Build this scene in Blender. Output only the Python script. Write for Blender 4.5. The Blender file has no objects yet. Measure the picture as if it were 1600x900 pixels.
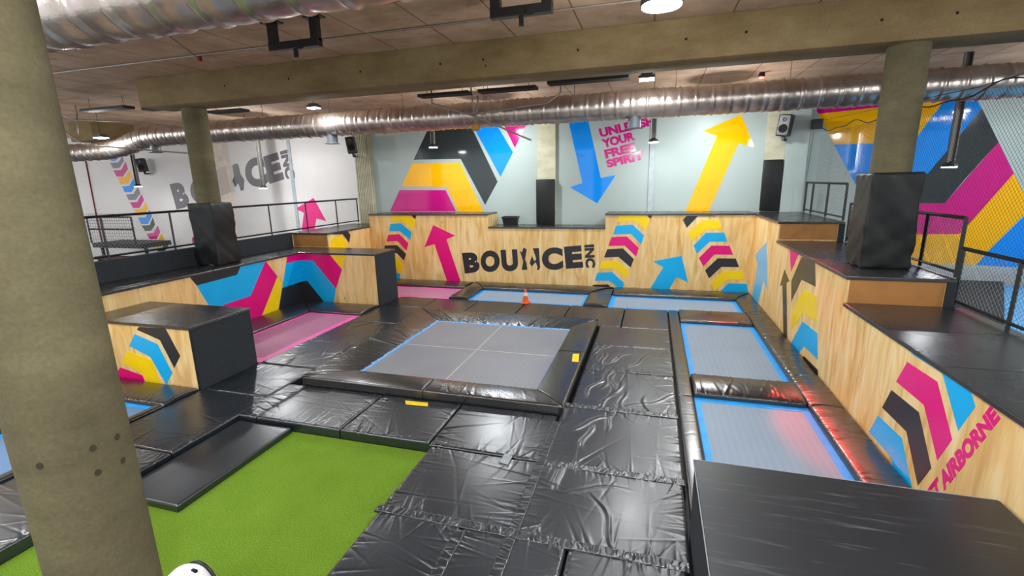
import bpy, bmesh, math, random
import numpy as np
from mathutils import Vector, Matrix

# ------------------------------------------------------------------ camera, world, exposure
FPX, YAW, PITCH, ROLL = 735.79, -0.290667, 0.2226356, -0.0219916
CAM = Vector((0.0, 0.0, 3.5))
scene = bpy.context.scene
col = scene.collection
cy, sy, cp, sp, cr, sr = math.cos(YAW), math.sin(YAW), math.cos(PITCH), math.sin(PITCH), math.cos(ROLL), math.sin(ROLL)
FW = Vector((sy * cp, cy * cp, -sp)); RT0 = Vector((cy, -sy, 0)); UP0 = RT0.cross(FW)
RT = RT0 * cr + UP0 * sr; UP = UP0 * cr - RT0 * sr
cam_d = bpy.data.cameras.new('camera'); cam = bpy.data.objects.new('camera', cam_d); col.objects.link(cam)
cam_d.sensor_width = 36.0; cam_d.lens = FPX * 36.0 / 1600.0; cam_d.clip_start = 0.05; cam_d.clip_end = 200
cam.matrix_world = Matrix(((RT.x, UP.x, -FW.x, CAM.x), (RT.y, UP.y, -FW.y, CAM.y), (RT.z, UP.z, -FW.z, CAM.z), (0, 0, 0, 1)))
scene.camera = cam

world = bpy.data.worlds.new('world'); scene.world = world; world.use_nodes = True
bgn = world.node_tree.nodes['Background']
bgn.inputs[0].default_value = (0.93, 0.97, 1.0, 1); bgn.inputs[1].default_value = 0.9
scene.view_settings.view_transform = 'Standard'; scene.view_settings.look = 'None'
scene.view_settings.gamma = 1.0; scene.view_settings.use_curve_mapping = False
scene.view_settings.exposure = 0.5
LAMP = 60.0          # watts of one ceiling lamp
CEIL_FILL = 2.0            # point light added to brighten the ceiling, as a share of a lamp's downlight
STRIP = 110.0         # watts of one linear ceiling fitting

# ------------------------------------------------------------------ pixel <-> place helpers (photo frame 1600 x 900)
def ray(px, py):
    return FW + RT * ((px - 800) / FPX) - UP * ((py - 450) / FPX)
def on_z(p, z):
    d = ray(*p); return CAM + d * ((z - CAM.z) / d.z)
def on_y(p, y):
    d = ray(*p); return CAM + d * ((y - CAM.y) / d.y)
def on_x(p, x):
    d = ray(*p); return CAM + d * ((x - CAM.x) / d.x)

# ------------------------------------------------------------------ materials
def lin(h):
    h = h.lstrip('#'); o = []
    for i in (0, 2, 4):
        c = int(h[i:i + 2], 16) / 255
        o.append(c / 12.92 if c <= 0.04045 else ((c + 0.055) / 1.055) ** 2.4)
    return (*o, 1.0)

class NT:
    def __init__(s, name):
        s.m = bpy.data.materials.new(name); s.m.use_nodes = True
        s.t = s.m.node_tree; s.b = s.t.nodes['Principled BSDF']
    def n(s, typ, **kw):
        nd = s.t.nodes.new(typ)
        for k, v in kw.items():
            setattr(nd, k, v)
        return nd
    def l(s, a, b): s.t.links.new(a, b)
    def coord(s, scale=(1, 1, 1), rot=(0, 0, 0)):
        tc = s.n('ShaderNodeTexCoord'); mp = s.n('ShaderNodeMapping')
        mp.inputs['Scale'].default_value = scale; mp.inputs['Rotation'].default_value = rot
        s.l(tc.outputs['Object'], mp.inputs['Vector']); return mp.outputs['Vector']
    def noise(s, vec, scale, detail=4, rough=0.5):
        nd = s.n('ShaderNodeTexNoise'); nd.inputs['Scale'].default_value = scale
        nd.inputs['Detail'].default_value = detail; nd.inputs['Roughness'].default_value = rough
        if vec is not None: s.l(vec, nd.inputs['Vector'])
        return nd.outputs['Fac']
    def ramp(s, fac, stops):
        r = s.n('ShaderNodeValToRGB'); e = r.color_ramp.elements
        while len(e) < len(stops): e.new(0.5)
        for i, (p, c) in enumerate(stops):
            e[i].position = p; e[i].color = c
        s.l(fac, r.inputs['Fac']); return r.outputs['Color']
    def mix(s, fac, a, b, mode='MIX'):
        nd = s.n('ShaderNodeMix'); nd.data_type = 'RGBA'; nd.blend_type = mode
        for sock, v in ((nd.inputs[0], fac), (nd.inputs[6], a), (nd.inputs[7], b)):
            if isinstance(v, (int, float)): sock.default_value = v
            elif isinstance(v, tuple): sock.default_value = v
            else: s.l(v, sock)
        return nd.outputs[2]
    def math(s, op, a, b=None, c=None):
        nd = s.n('ShaderNodeMath'); nd.operation = op
        for i, v in enumerate((a, b, c)):
            if v is None: continue
            if isinstance(v, (int, float)): nd.inputs[i].default_value = v
            else: s.l(v, nd.inputs[i])
        return nd.outputs[0]
    def bump(s, h, strength, dist=0.01):
        nd = s.n('ShaderNodeBump'); nd.inputs['Strength'].default_value = strength
        nd.inputs['Distance'].default_value = dist; s.l(h, nd.inputs['Height'])
        s.l(nd.outputs['Normal'], s.b.inputs['Normal'])
    def color(s, v):
        if isinstance(v, tuple): s.b.inputs['Base Color'].default_value = v
        else: s.l(v, s.b.inputs['Base Color'])
    def set(s, rough=None, metal=None, spec=None, coat=None):
        if rough is not None: s.b.inputs['Roughness'].default_value = rough
        if metal is not None: s.b.inputs['Metallic'].default_value = metal
        if spec is not None: s.b.inputs['Specular IOR Level'].default_value = spec
        if coat is not None:
            s.b.inputs['Coat Weight'].default_value = coat; s.b.inputs['Coat Roughness'].default_value = 0.06
        return s

def plain(name, c, rough=0.5, metal=0.0, spec=0.5, var=0.12, scale=6.0):
    t = NT(name); base = lin(c)
    lo = tuple(x * (1 - var) for x in base[:3]) + (1,); hi = tuple(min(1, x * (1 + var)) for x in base[:3]) + (1,)
    t.color(t.ramp(t.noise(t.coord(), scale), [(0.3, lo), (0.7, hi)])); t.set(rough, metal, spec); return t.m

def vinyl(name, c, rough=0.34, bstr=0.35, spec=0.9, ior=1.6):
    t = NT(name); v = t.coord()
    base = lin(c)
    t.color(t.ramp(t.noise(v, 1.7, 5), [(0.3, tuple(x * .8 for x in base[:3]) + (1,)), (0.7, tuple(x * 1.2 for x in base[:3]) + (1,))]))
    f = t.noise(v, 4, 3, .5); g = t.noise(v, 160, 2)
    t.bump(t.math('ADD', f, t.math('MULTIPLY', g, 0.05)), bstr, 0.012)
    rr = t.math('MULTIPLY_ADD', t.noise(v, 2.3, 5), 0.06, rough - 0.03); t.l(rr, t.b.inputs['Roughness'])
    t.set(spec=spec); t.b.inputs['IOR'].default_value = ior; return t.m

def carpet(name, c):
    t = NT(name); v = t.coord(); base = lin(c)
    n = t.noise(v, 130, 3, .8)
    t.color(t.ramp(n, [(0.35, tuple(x * .45 for x in base[:3]) + (1,)), (0.68, tuple(x * 1.9 for x in base[:3]) + (1,))]))
    t.bump(n, 0.5, 0.004); t.set(0.95, spec=0.2); return t.m

def bed_mat(name, c, c2):
    t = NT(name); v = t.coord()
    ch = t.n('ShaderNodeTexChecker'); ch.inputs['Scale'].default_value = 66; t.l(v, ch.inputs['Vector'])
    ch.inputs['Color1'].default_value = lin(c); ch.inputs['Color2'].default_value = lin(c2)
    w = t.n('ShaderNodeTexWave'); w.inputs['Scale'].default_value = 3.2; w.inputs['Distortion'].default_value = .6; t.l(v, w.inputs['Vector'])
    st = t.mix(0.05, ch.outputs['Color'], w.outputs['Color'], 'SOFT_LIGHT')
    t.color(t.mix(t.math('MULTIPLY', t.noise(v, 1.1, 5), .22), st, lin('#c9cdd6')))
    t.bump(ch.outputs['Fac'], 0.15, 0.003); t.set(0.5, spec=0.45); return t.m

def plywood(name):
    t = NT(name)
    v1 = t.coord((1.0, 1.0, 0.12)); v2 = t.coord((1.0, 1.0, 0.17)); v3 = t.coord((1.0, 1.0, 0.6)); v0 = t.coord()
    wv = t.n('ShaderNodeTexNoise'); wv.inputs['Scale'].default_value = 3.6; wv.inputs['Detail'].default_value = 6; wv.inputs['Distortion'].default_value = 1.6
    t.l(v2, wv.inputs['Vector'])
    a = t.ramp(wv.outputs['Fac'], [(0.33, lin('#cf9a52')), (0.44, lin('#e6bb72')), (0.54, lin('#f0cd8c')), (0.68, lin('#f6e0ae'))])
    streak = t.ramp(t.noise(v1, 8, 6, .65), [(0.36, lin('#c08a45')), (0.47, (1, 1, 1, 1))])
    c = t.mix(0.30, a, streak, 'MULTIPLY')
    blot = t.ramp(t.noise(v3, 1.1, 4), [(0.32, lin('#dfb36a')), (0.68, lin('#f6e3b4'))])
    c = t.mix(0.3, c, blot)
    # sheet joints every 1.2 m along the run
    tc = t.n('ShaderNodeTexCoord'); sx = t.n('ShaderNodeSeparateXYZ'); t.l(tc.outputs['Object'], sx.inputs[0])
    s_ = t.math('ADD', sx.outputs[0], sx.outputs[1]); m = t.math('PINGPONG', s_, 0.6)
    line = t.math('LESS_THAN', m, 0.004)
    c = t.mix(t.math('MULTIPLY', line, 0.45), c, lin('#8a6330'))
    # tone differs slightly from sheet to sheet
    idx = t.math('FLOOR', t.math('DIVIDE', s_, 1.2)); wn = t.n('ShaderNodeTexWhiteNoise'); wn.noise_dimensions = '1D'; t.l(idx, wn.inputs['W'])
    c = t.mix(t.math('MULTIPLY', wn.outputs['Value'], 0.22), c, lin('#d6a35f'))
    knot = t.n('ShaderNodeTexVoronoi'); knot.inputs['Scale'].default_value = 1.1; t.l(t.coord((1.6, 1.6, 1)), knot.inputs['Vector'])
    c = t.mix(t.ramp(knot.outputs['Distance'], [(0.02, (.75, .75, .75, 1)), (0.06, (0, 0, 0, 1))]), c, lin('#7a4d22'))
    t.color(c); t.set(0.42, spec=0.4); return t.m

def concrete(name, c1, c2, c3, rough=0.85, scale=1.0, grid=False):
    t = NT(name); v = t.coord((1, 1, 1)); vs = t.coord((1.0, 1.0, 2.2))
    n1 = t.noise(vs, 1.3 * scale, 8, .62); n2 = t.noise(v, 40, 4, .6)
    c = t.ramp(n1, [(0.28, lin(c1)), (0.5, lin(c2)), (0.74, lin(c3))])
    c = t.mix(0.22, c, t.ramp(n2, [(0.3, (.25, .25, .25, 1)), (0.7, (.85, .85, .85, 1))]), 'OVERLAY')
    h = n2
    if grid:
        tc = t.n('ShaderNodeTexCoord'); sx = t.n('ShaderNodeSeparateXYZ'); t.l(tc.outputs['Object'], sx.inputs[0])
        lx = t.math('LESS_THAN', t.math('PINGPONG', sx.outputs[0], .6), 0.013)
        ly = t.math('LESS_THAN', t.math('PINGPONG', t.math('ADD', sx.outputs[1], .35), 0.6), 0.012)
        ln = t.math('MAXIMUM', lx, ly)
        bk = t.n('ShaderNodeTexBrick'); bk.inputs['Scale'].default_value = 1.0; bk.inputs['Brick Width'].default_value = 2.4; bk.inputs['Row Height'].default_value = 1.2
        bk.inputs['Mortar Size'].default_value = 0.0; bk.inputs['Color1'].default_value = (.82, .82, .82, 1); bk.inputs['Color2'].default_value = (1, 1, 1, 1)
        t.l(tc.outputs['Object'], bk.inputs['Vector'])
        c = t.mix(0.8, c, bk.outputs['Color'], 'MULTIPLY')
        c = t.mix(t.math('MULTIPLY', ln, 0.7), c, lin('#4a3626'))
        sp = t.ramp(t.noise(t.coord((.9, 2.2, 1)), 1.6, 3), [(0.66, (0, 0, 0, 1)), (0.76, (.5, .5, .5, 1))])
        c = t.mix(sp, c, lin('#5d4531'))
    else:
        hol = t.n('ShaderNodeTexVoronoi'); hol.inputs['Scale'].default_value = 1.6; t.l(v, hol.inputs['Vector'])
        c = t.mix(t.ramp(hol.outputs['Distance'], [(0.03, (.8, .8, .8, 1)), (0.055, (0, 0, 0, 1))]), c, lin('#3a2f1e'))
    t.color(c); t.bump(h, 0.25, 0.006); t.set(rough, spec=0.25); return t.m

def foil(name):
    t = NT(name); v = t.coord()
    t.color(t.ramp(t.noise(v, 2.2, 4), [(0.3, lin('#a89990')), (0.7, lin('#d0c4bd'))]))
    t.bump(t.math('ADD', t.noise(v, 5, 4, .5), t.math('MULTIPLY', t.noise(v, 40, 3), .15)), 0.35, 0.02)
    t.set(0.30, 0.88); return t.m

def emit(name, c, strength):
    t = NT(name); t.color((0.8, 0.8, 0.8, 1)); t.b.inputs['Emission Color'].default_value = lin(c)
    t.b.inputs['Emission Strength'].default_value = strength; return t.m

def turf_mat():
    t = NT('turf'); v = t.coord()
    n = t.noise(v, 100, 4, .75); m = t.noise(v, 1.4, 4)
    c = t.ramp(n, [(0.3, lin('#263c05')), (0.5, lin('#739b27')), (0.7, lin('#b0d456'))])
    c = t.mix(0.25, c, t.ramp(m, [(0.3, lin('#608218')), (0.7, lin('#8caa35'))]))
    t.color(c); t.bump(n, 1.0, 0.02); t.set(0.9, spec=0.15); return t.m

def wall_paint(name, c, rough=0.45):
    t = NT(name); v = t.coord()
    b = lin(c)
    t.color(t.ramp(t.noise(v, .8, 5), [(0.3, tuple(x * .94 for x in b[:3]) + (1,)), (0.7, b)]))
    t.bump(t.noise(v, 60, 3), 0.06, 0.004); t.set(rough, spec=0.35); return t.m

def glossy_paint(name, c, rough=0.14, coat=0.0):
    t = NT(name); b = lin(c); v = t.coord()
    t.color(t.ramp(t.noise(v, 3, 3), [(0.3, tuple(x * .95 for x in b[:3]) + (1,)), (0.7, b)]))
    t.set(rough, spec=0.5, coat=coat); return t.m

M = dict(
    vinyl=vinyl('black_vinyl', '#1b2128', .30, .04), pad=vinyl('black_pad_vinyl', '#1e1e1f', 0.26, 0.08),
    deck=vinyl('deck_vinyl', '#26272a', 0.27, 0.02), wrap=vinyl('wrap_vinyl', '#191b1c', 0.45, 0.3, 0.4, 1.45),
    carpet=carpet('black_carpet', '#303438'), trimblack=plain('black_edge', '#1d1e20', 0.45),
    steel=plain('black_steel', '#1c1d1f', 0.4, 0.0), hole=plain('dark_void', '#0c0c0d', 0.9),
    bed_grey=bed_mat('bed_grey', '#83858c', '#686b73'), bed_bluelit=bed_mat('bed_grey_bluelit', '#8b9fb3', '#6c829a'),  # second bed: grey mesh with the blue light on it painted in
    bed_pink=bed_mat('bed_pink', '#b8638e', '#9c4c76'), bed_deep=bed_mat('bed_deep_blue', '#4f7fb0', '#3a6a9c'),
    web_blue=plain('webbing_blue', '#1fa0f2', 0.5), web_pink=plain('webbing_pink', '#ee5db4', 0.5), web_pale=plain('webbing_pale_blue', '#66aef0', 0.5),
    line=plain('pale_stitch', '#b9b4ac', 0.6), under=plain('pad_underside_navy', '#17284a', 0.5),
    ply=plywood('plywood'), ply_dark=plain('brown_board', '#a9743c', 0.5, var=.1, scale=3),
    ceil=concrete('ceiling_concrete', '#a2846b', '#bd9d82', '#ceb297', grid=True),
    beam=concrete('beam_concrete', '#675538', '#796646', '#897654', scale=.8),
    colm=concrete('column_concrete', '#544e39', '#625b44', '#70694f', scale=1.1),
    pilaster=concrete('pilaster_concrete', '#a6a387', '#bdbaa0', '#cfccb6'),
    wall=wall_paint('wall_white', '#a9b7b4'), wall2=wall_paint('wall_bright', '#dedbda'), grey=plain('grey_skirting', '#aab3b8', .6),
    turf=turf_mat(), foil=foil('duct_foil'), galv=plain('galvanised', '#7d7973', .45, .5),
    black_hole=plain('grille_black', '#111214', .6), lampbody=plain('lamp_body', '#51565c', .45, .3),
    lens=emit('lamp_lens', '#f4faff', 22.0), tube=emit('tube_lens', '#f2f8ff', 28.0), red=emit('red_led', '#ff1a12', 25.0),
    cone=plain('cone_orange', '#f2601a', .45), white=plain('white_plastic', '#e9e9ea', .25, var=.03), cloth=plain('band_white', '#ecebe6', .5),
    tape=plain('yellow_tape', '#f1cf1d', .5), gaffer=plain('grey_tape', '#8f959b', .35), conduit=plain('conduit_grey', '#84756a', .5),
    ochre=plain('ochre_board', '#a8762e', .6), heater=plain('heater_panel', '#17191d', .6), redpipe=plain('red_pipe', '#7c1a26', .5),
    darkred=plain('dark_red_bench', '#4a2026', .5), wire=plain('wire_grey', '#8d8f92', .5), netcord=plain('net_cord', '#23262a', .7),
    # graphics on plywood (satin) and on the murals (gloss)
    g_mag=glossy_paint('magenta_print', '#e6007e', .3), g_blue=glossy_paint('cyan_print', '#00b2f4', .3), g_yel=glossy_paint('yellow_print', '#ffd904', .3),
    g_blk=glossy_paint('black_print', '#2a2c31', .32), g_blue_sheen=glossy_paint('cyan_print_sheen', '#62b9e8', .3), g_blk_sheen=glossy_paint('black_print_sheen', '#4c4432', .3),  # last two: cyan and black with the right wall's reflection in the colour
    m_mag=glossy_paint('magenta_mural', '#c9157f', .10), m_blue=glossy_paint('blue_mural', '#0a8cf0', .06), m_yel=glossy_paint('amber_mural', '#f5b402', .06),
    m_blk=glossy_paint('black_mural', '#2f3638', .12), m_grey=glossy_paint('grey_mural', '#7c7c86', .3), l_grey=glossy_paint('grey_letters', '#6a666a', .35),
)

# ------------------------------------------------------------------ mesh builders
class MB:
    def __init__(s): s.v = []; s.f = []
    def add(s, V, F):
        o = len(s.v); s.v.extend([tuple(p) for p in V]); s.f.extend([tuple(i + o for i in f) for f in F]); return s
    def box(s, x0, x1, y0, y1, z0, z1, ch=0.0):
        if ch <= 0:
            V = [(x, y, z) for z in (z0, z1) for y in (y0, y1) for x in (x0, x1)]
            return s.add(V, [(0, 2, 3, 1), (4, 5, 7, 6), (0, 1, 5, 4), (2, 6, 7, 3), (0, 4, 6, 2), (1, 3, 7, 5)])
        bm = bmesh.new(); bmesh.ops.create_cube(bm, size=1.0)
        for v in bm.verts:
            v.co = Vector(((x0 + x1) / 2 + v.co.x * (x1 - x0), (y0 + y1) / 2 + v.co.y * (y1 - y0), (z0 + z1) / 2 + v.co.z * (z1 - z0)))
        bmesh.ops.bevel(bm, geom=bm.edges[:], offset=ch, segments=2, profile=0.5, affect='EDGES')
        return s.bm(bm)
    def bm(s, bm):
        bm.verts.index_update(); s.add([v.co[:] for v in bm.verts], [[v.index for v in f.verts] for f in bm.faces]); bm.free(); return s
    def tube(s, pts, r, seg=8, cap=True):
        pts = [Vector(p) for p in pts]; n = len(pts); rr = r if isinstance(r, (list, tuple)) else [r] * n
        V = []; prev = None
        for i, p in enumerate(pts):
            t = (pts[min(i + 1, n - 1)] - pts[max(i - 1, 0)]).normalized()
            if prev is None:
                a = Vector((0, 0, 1)) if abs(t.z) < 0.9 else Vector((1, 0, 0)); u = t.cross(a).normalized()
            else: u = (prev - t * prev.dot(t)).normalized()
            prev = u; w = t.cross(u)
            for k in range(seg):
                q = 2 * math.pi * k / seg; V.append(p + (u * math.cos(q) + w * math.sin(q)) * rr[i])
        F = [(i * seg + k, i * seg + (k + 1) % seg, (i + 1) * seg + (k + 1) % seg, (i + 1) * seg + k) for i in range(n - 1) for k in range(seg)]
        if cap: F += [tuple(range(seg))[::-1], tuple((n - 1) * seg + k for k in range(seg))]
        return s.add(V, F)
    def bar(s, a, b, w):
        return s.tube([a, b], w * 0.7071, 4)
    def lathe(s, c, prof, seg=24):
        V = []; n = len(prof)
        for r, z in prof:
            for k in range(seg):
                q = 2 * math.pi * k / seg; V.append((c[0] + r * math.cos(q), c[1] + r * math.sin(q), c[2] + z))
        F = [(i * seg + k, i * seg + (k + 1) % seg, (i + 1) * seg + (k + 1) % seg, (i + 1) * seg + k) for i in range(n - 1) for k in range(seg)]
        F += [tuple(range(seg))[::-1], tuple((n - 1) * seg + k for k in range(seg))]
        return s.add(V, F)
    def poly(s, P, nrm, th):
        # a flat outline with its own small thickness; nrm points to the viewer's side
        P = [Vector(p) for p in P]; nrm = Vector(nrm); n = len(P)
        ar = Vector((0, 0, 0))
        for i in range(n): ar += P[i].cross(P[(i + 1) % n])
        if ar.dot(nrm) < 0: P.reverse()
        V = [p + nrm * th for p in P] + P
        return s.add(V, [tuple(range(n))] + [(i, i + n, (i + 1) % n + n, (i + 1) % n) for i in range(n)])

def link(name, me, mat, parent=None, smooth=False):
    o = bpy.data.objects.new(name, me); col.objects.link(o); me.materials.append(mat)
    if smooth is True: me.polygons.foreach_set('use_smooth', [True] * len(me.polygons))
    if parent is not None: o.parent = parent
    return o

def build(name, mb, mat, parent=None, smooth=False, auto=None):
    """one mesh object; a top-level mesh gets its origin at its own base"""
    V = np.array(mb.v, float)
    if parent is not None: org = Vector(parent['_org'])
    else: org = Vector(((V[:, 0].min() + V[:, 0].max()) / 2, (V[:, 1].min() + V[:, 1].max()) / 2, V[:, 2].min()))
    V -= np.array(org)
    me = bpy.data.meshes.new(name); me.from_pydata(V.tolist(), [], mb.f); me.update()
    bm = bmesh.new(); bm.from_mesh(me); bad = [f for f in bm.faces if len(f.verts) > 4]
    if bad: bmesh.ops.triangulate(bm, faces=bad, ngon_method='EAR_CLIP')
    bm.to_mesh(me); bm.free()
    o = link(name, me, mat, parent, smooth)
    if auto: 
        me.polygons.foreach_set('use_smooth', [True] * len(me.polygons)); me.set_sharp_from_angle(angle=math.radians(auto))
    o['_org'] = org[:]
    if parent is None: o.location = org
    return o

def tag(o, label=None, cat=None, group=None, kind=None):
    if label: o['label'] = label
    if cat: o['category'] = cat
    if group: o['group'] = group
    if kind: o['kind'] = kind
    return o

def thing(name, label, cat, loc, group=None):
    o = bpy.data.objects.new(name, None); col.objects.link(o); o.location = loc; o.empty_display_size = 0.1
    o['_org'] = tuple(loc); return tag(o, label, cat, group)

def struct(name, mb, mat, **kw):
    return tag(build(name, mb, mat, **kw), kind='structure')

# a soft quilted sheet: grid between two edges, pillow profile, creases running in from its rims
def soft(name, A, B, Cc, D, ztop, zbot, mat, parent, seed, crown=0.0, tilt=0.0, crease=0.012, ncrease=26, res=0.02, edge=0.05, long_=0, across=False):
    rng = np.random.default_rng(seed)
    A, B, Cc, D = (np.array(p, float) for p in (A, B, Cc, D))     # A->B near rim, D->C far rim (plan)
    Lu = max(np.linalg.norm(B - A), np.linalg.norm(Cc - D)); Lv = max(np.linalg.norm(D - A), np.linalg.norm(Cc - B))
    nu = max(6, int(Lu / res)); nv = max(6, int(Lv / res))
    u = np.linspace(0, 1, nu + 1)[None, :]; v = np.linspace(0, 1, nv + 1)[:, None]
    X = (1 - v) * ((1 - u) * A[0] + u * B[0]) + v * ((1 - u) * D[0] + u * Cc[0])
    Y = (1 - v) * ((1 - u) * A[1] + u * B[1]) + v * ((1 - u) * D[1] + u * Cc[1])
    su, sv = u * Lu + 0 * v, v * Lv + 0 * u
    e = np.minimum(np.minimum(su, Lu - su), np.minimum(sv, Lv - sv))
    k = np.clip(1 - e / edge, 0, 1)
    H = -edge * 0.55 * (1 - np.sqrt(np.clip(1 - k * k, 0, 1)))
    if crown: H += crown * (np.sin(np.pi * np.clip(v, 0, 1)) ** 0.6 - 1) * np.ones_like(u)
    if tilt: H -= tilt * v * np.ones_like(u)
    rims = (0, 1) if across else (0, 1, 2, 3)
    for r in rims:
        s_, d_, L = ((su, sv, Lu), (su, Lv - sv, Lu), (sv, su, Lv), (sv, Lu - su, Lv))[r]
        for _ in range(int(ncrease * L / 1.5)):
            t0 = rng.uniform(0, L); sk = rng.normal(0, .35); w = rng.uniform(.007, .017); ln = rng.exponential(.10) + .03
            if across: ln *= 2.2
            amp = crease * rng.uniform(.25, 1.0) * rng.choice((-1, 1), p=(.45, .55))
            H += amp * np.exp(-d_ / ln) * np.exp(-((s_ - t0 - sk * d_) / w) ** 2) * (1 - np.exp(-d_ / .012) * .6)
    for _ in range(long_):
        cx, cy_ = rng.uniform(.1, .9) * Lu, rng.uniform(.1, .9) * Lv; an = rng.normal(1.45, .35); ln = rng.uniform(.18, .5)
        ca, sa = math.cos(an), math.sin(an); p = (su - cx) * ca + (sv - cy_) * sa; q = -(su - cx) * sa + (sv - cy_) * ca
        q = q + .05 * np.sin(p * 7 + rng.uniform(0, 6)); w = rng.uniform(.016, .03)
        H += crease * rng.uniform(.7, 1.4) * np.exp(-(p / ln) ** 4) * (np.exp(-(q / w) ** 2) - .5 * np.exp(-((q - 2.1 * w) / w) ** 2))
    H += .002 * np.sin(su * 5 + rng.uniform(0, 6)) * np.sin(sv * 4.3 + rng.uniform(0, 6))
    Z = ztop + H
    n1 = nu + 1
    top = np.stack([X, Y, Z], -1).reshape(-1, 3)
    ii = np.arange(nv)[:, None] * n1 + np.arange(nu)[None, :]
    Q = np.stack([ii, ii + 1, ii + 1 + n1, ii + n1], -1).reshape(-1, 4)
    rim = list(range(0, nu)) + [j * n1 + nu for j in range(nv)] + [nv * n1 + i for i in range(nu, 0, -1)] + [j * n1 for j in range(nv, 0, -1)]
    low = top[rim].copy(); low[:, 2] = zbot
    o0 = len(top); R = len(rim)
    side = np.array([[rim[(i + 1) % R], rim[i], o0 + i, o0 + (i + 1) % R] for i in range(R)])
    V = np.concatenate([top, low]); Fq = np.concatenate([Q, side])
    org = np.array(parent['_org']) if parent is not None else np.array([(V[:, 0].min() + V[:, 0].max()) / 2, (V[:, 1].min() + V[:, 1].max()) / 2, zbot])
    V = V - org
    me = bpy.data.meshes.new(name)
    me.vertices.add(len(V)); me.vertices.foreach_set('co', V.astype(np.float32).ravel())
    me.loops.add(Fq.size); me.loops.foreach_set('vertex_index', Fq.astype(np.int32).ravel())
    me.polygons.add(len(Fq)); me.polygons.foreach_set('loop_start', np.arange(0, Fq.size, 4, dtype=np.int32))
    sm = np.ones(len(Fq), bool); sm[len(Q):] = False
    me.polygons.foreach_set('use_smooth', sm); me.update(calc_edges=True); me.validate()
    o = link(name, me, mat, parent); o['_org'] = tuple(org)
    if parent is None: o.location = org
    return o

def rect(x0, x1, y0, y1): return (x0, y0), (x1, y0), (x1, y1), (x0, y1)

# ------------------------------------------------------------------ the setting
FZ = -0.16
b = MB().box(-31, 14, -2, 17.4, FZ - 0.2, FZ); struct('floor', b, plain('floor_black', '#3c3d40', .7))
b = MB().box(-31, 14, -8, 17.4, 6.05, 6.35); ceiling = struct('ceiling', b, M['ceil'])
b = MB().box(-11.0, 14, 16.5, 16.8, FZ, 6.05); wall_back = struct('wall_back', b, M['wall'])
b = MB().box(-31, -11.0, 17.2, 17.4, FZ, 6.05); wall_left = struct('wall_left', b, M['wall2'])
b = MB().box(14, 14.2, -8, 16.8, FZ, 6.05); struct('wall_right', b, M['wall'])
b = MB().box(4.6, 13.98, 16.42, 16.5, FZ, 0.82); tag(build('trim_1', b, M['grey']), kind='structure')
# concrete beam across the hall
b = MB().box(-11.85, 14, 8.95, 9.75, 5.41, 6.05, 0.015); beam_o = struct('ceiling_beam', b, M['beam'], auto=30)
b = MB().box(-21.6, -20.4, 13.4, 15.0, 5.35, 6.05, 0.01); tag(build('ceiling_beam', b, M['beam']), kind='structure')
# pilasters of the back wall
b = MB()
for i in range(9): b.box(-11.12 + i * .076, -11.12 + i * .076 + .05, 16.36, 16.42, FZ, 6.05)
b.box(-11.14, -10.43, 16.42, 16.52, FZ, 6.05); struct('wall_pilaster', b, M['pilaster'])
b = MB().box(-3.9, -3.25, 16.38, 16.52, FZ, 6.05, .01); struct('wall_pilaster', b, M['pilaster'])
b = MB().box(3.2, 3.72, 16.36, 16.52, FZ, 6.05, .01); struct('wall_pilaster', b, M['pilaster'])
b = MB().box(3.72, 4.3, 16.25, 16.52, FZ, 6.05, .01); struct('wall_pilaster', b, M['wall'])
b = MB().box(-0.17, -0.02, 16.46, 16.52, FZ, 6.05, .005); struct('wall_pilaster', b, M['grey'])
b = MB().box(-19.2, -18.2, 17.05, 17.21, FZ, 6.05, .01); struct('wall_pilaster', b, plain('beige_concrete', '#d8cdc0', .7))
b = MB().box(-14.9, -14.75, 17.16, 17.21, FZ, 6.05, .005); struct('wall_pilaster', b, M['grey'])

# ------------------------------------------------------------------ lamps
def lamp_light(parent, loc, w, size, name='lamp_light', colr=(.95, .985, 1), rect_y=None, aim=None, spread=None):
    L = bpy.data.lights.new(name, 'AREA'); L.energy = w; L.color = colr
    if rect_y: L.shape = 'RECTANGLE'; L.size = size; L.size_y = rect_y
    else: L.shape = 'DISK'; L.size = size
    if spread: L.spread = math.radians(spread)
    o = bpy.data.objects.new(name, L); col.objects.link(o); o.parent = parent
    o.location = Vector(loc) - Vector(parent['_org'])
    if aim is not None: o.rotation_euler = (Vector(aim) - Vector(loc)).to_track_quat('-Z', 'Y').to_euler()
    return o

def ceiling_fill(parent, loc, w):  # extra point light below a lens, lifts the ceiling
    L = bpy.data.lights.new('ceiling_fill', 'POINT'); L.energy = w; L.color = (.95, .985, 1); L.shadow_soft_size = .06
    o = bpy.data.objects.new('ceiling_fill', L); col.objects.link(o); o.parent = parent; o.location = Vector(loc) - Vector(parent['_org']); return o

def highbay(x, y, z, r, label, watts=LAMP):
    t = thing('highbay_lamp', label, 'lamp', (x, y, z), 'round highbay lamps')
    hs = build('housing', MB().lathe((x, y, z), [(r * .97, 0.015), (r, .03), (r, .07), (r * .8, .10), (r * .5, .12), (r * .45, .22), (r * .2, .25)], 28), M['lampbody'], t, auto=35)
    build('lens', MB().lathe((x, y, z), [(r * .93, 0.0), (r * .93, .02)], 28), M['lens'], hs)
    build('hanger', MB().tube([(x, y, z + .24), (x, y, 6.06)], .008, 6), M['steel'], t)
    lamp_light(t, (x, y, z - .02), watts, r * 1.8)
    ceiling_fill(t, (x, y, z - .16), watts * CEIL_FILL)
    return t

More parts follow.
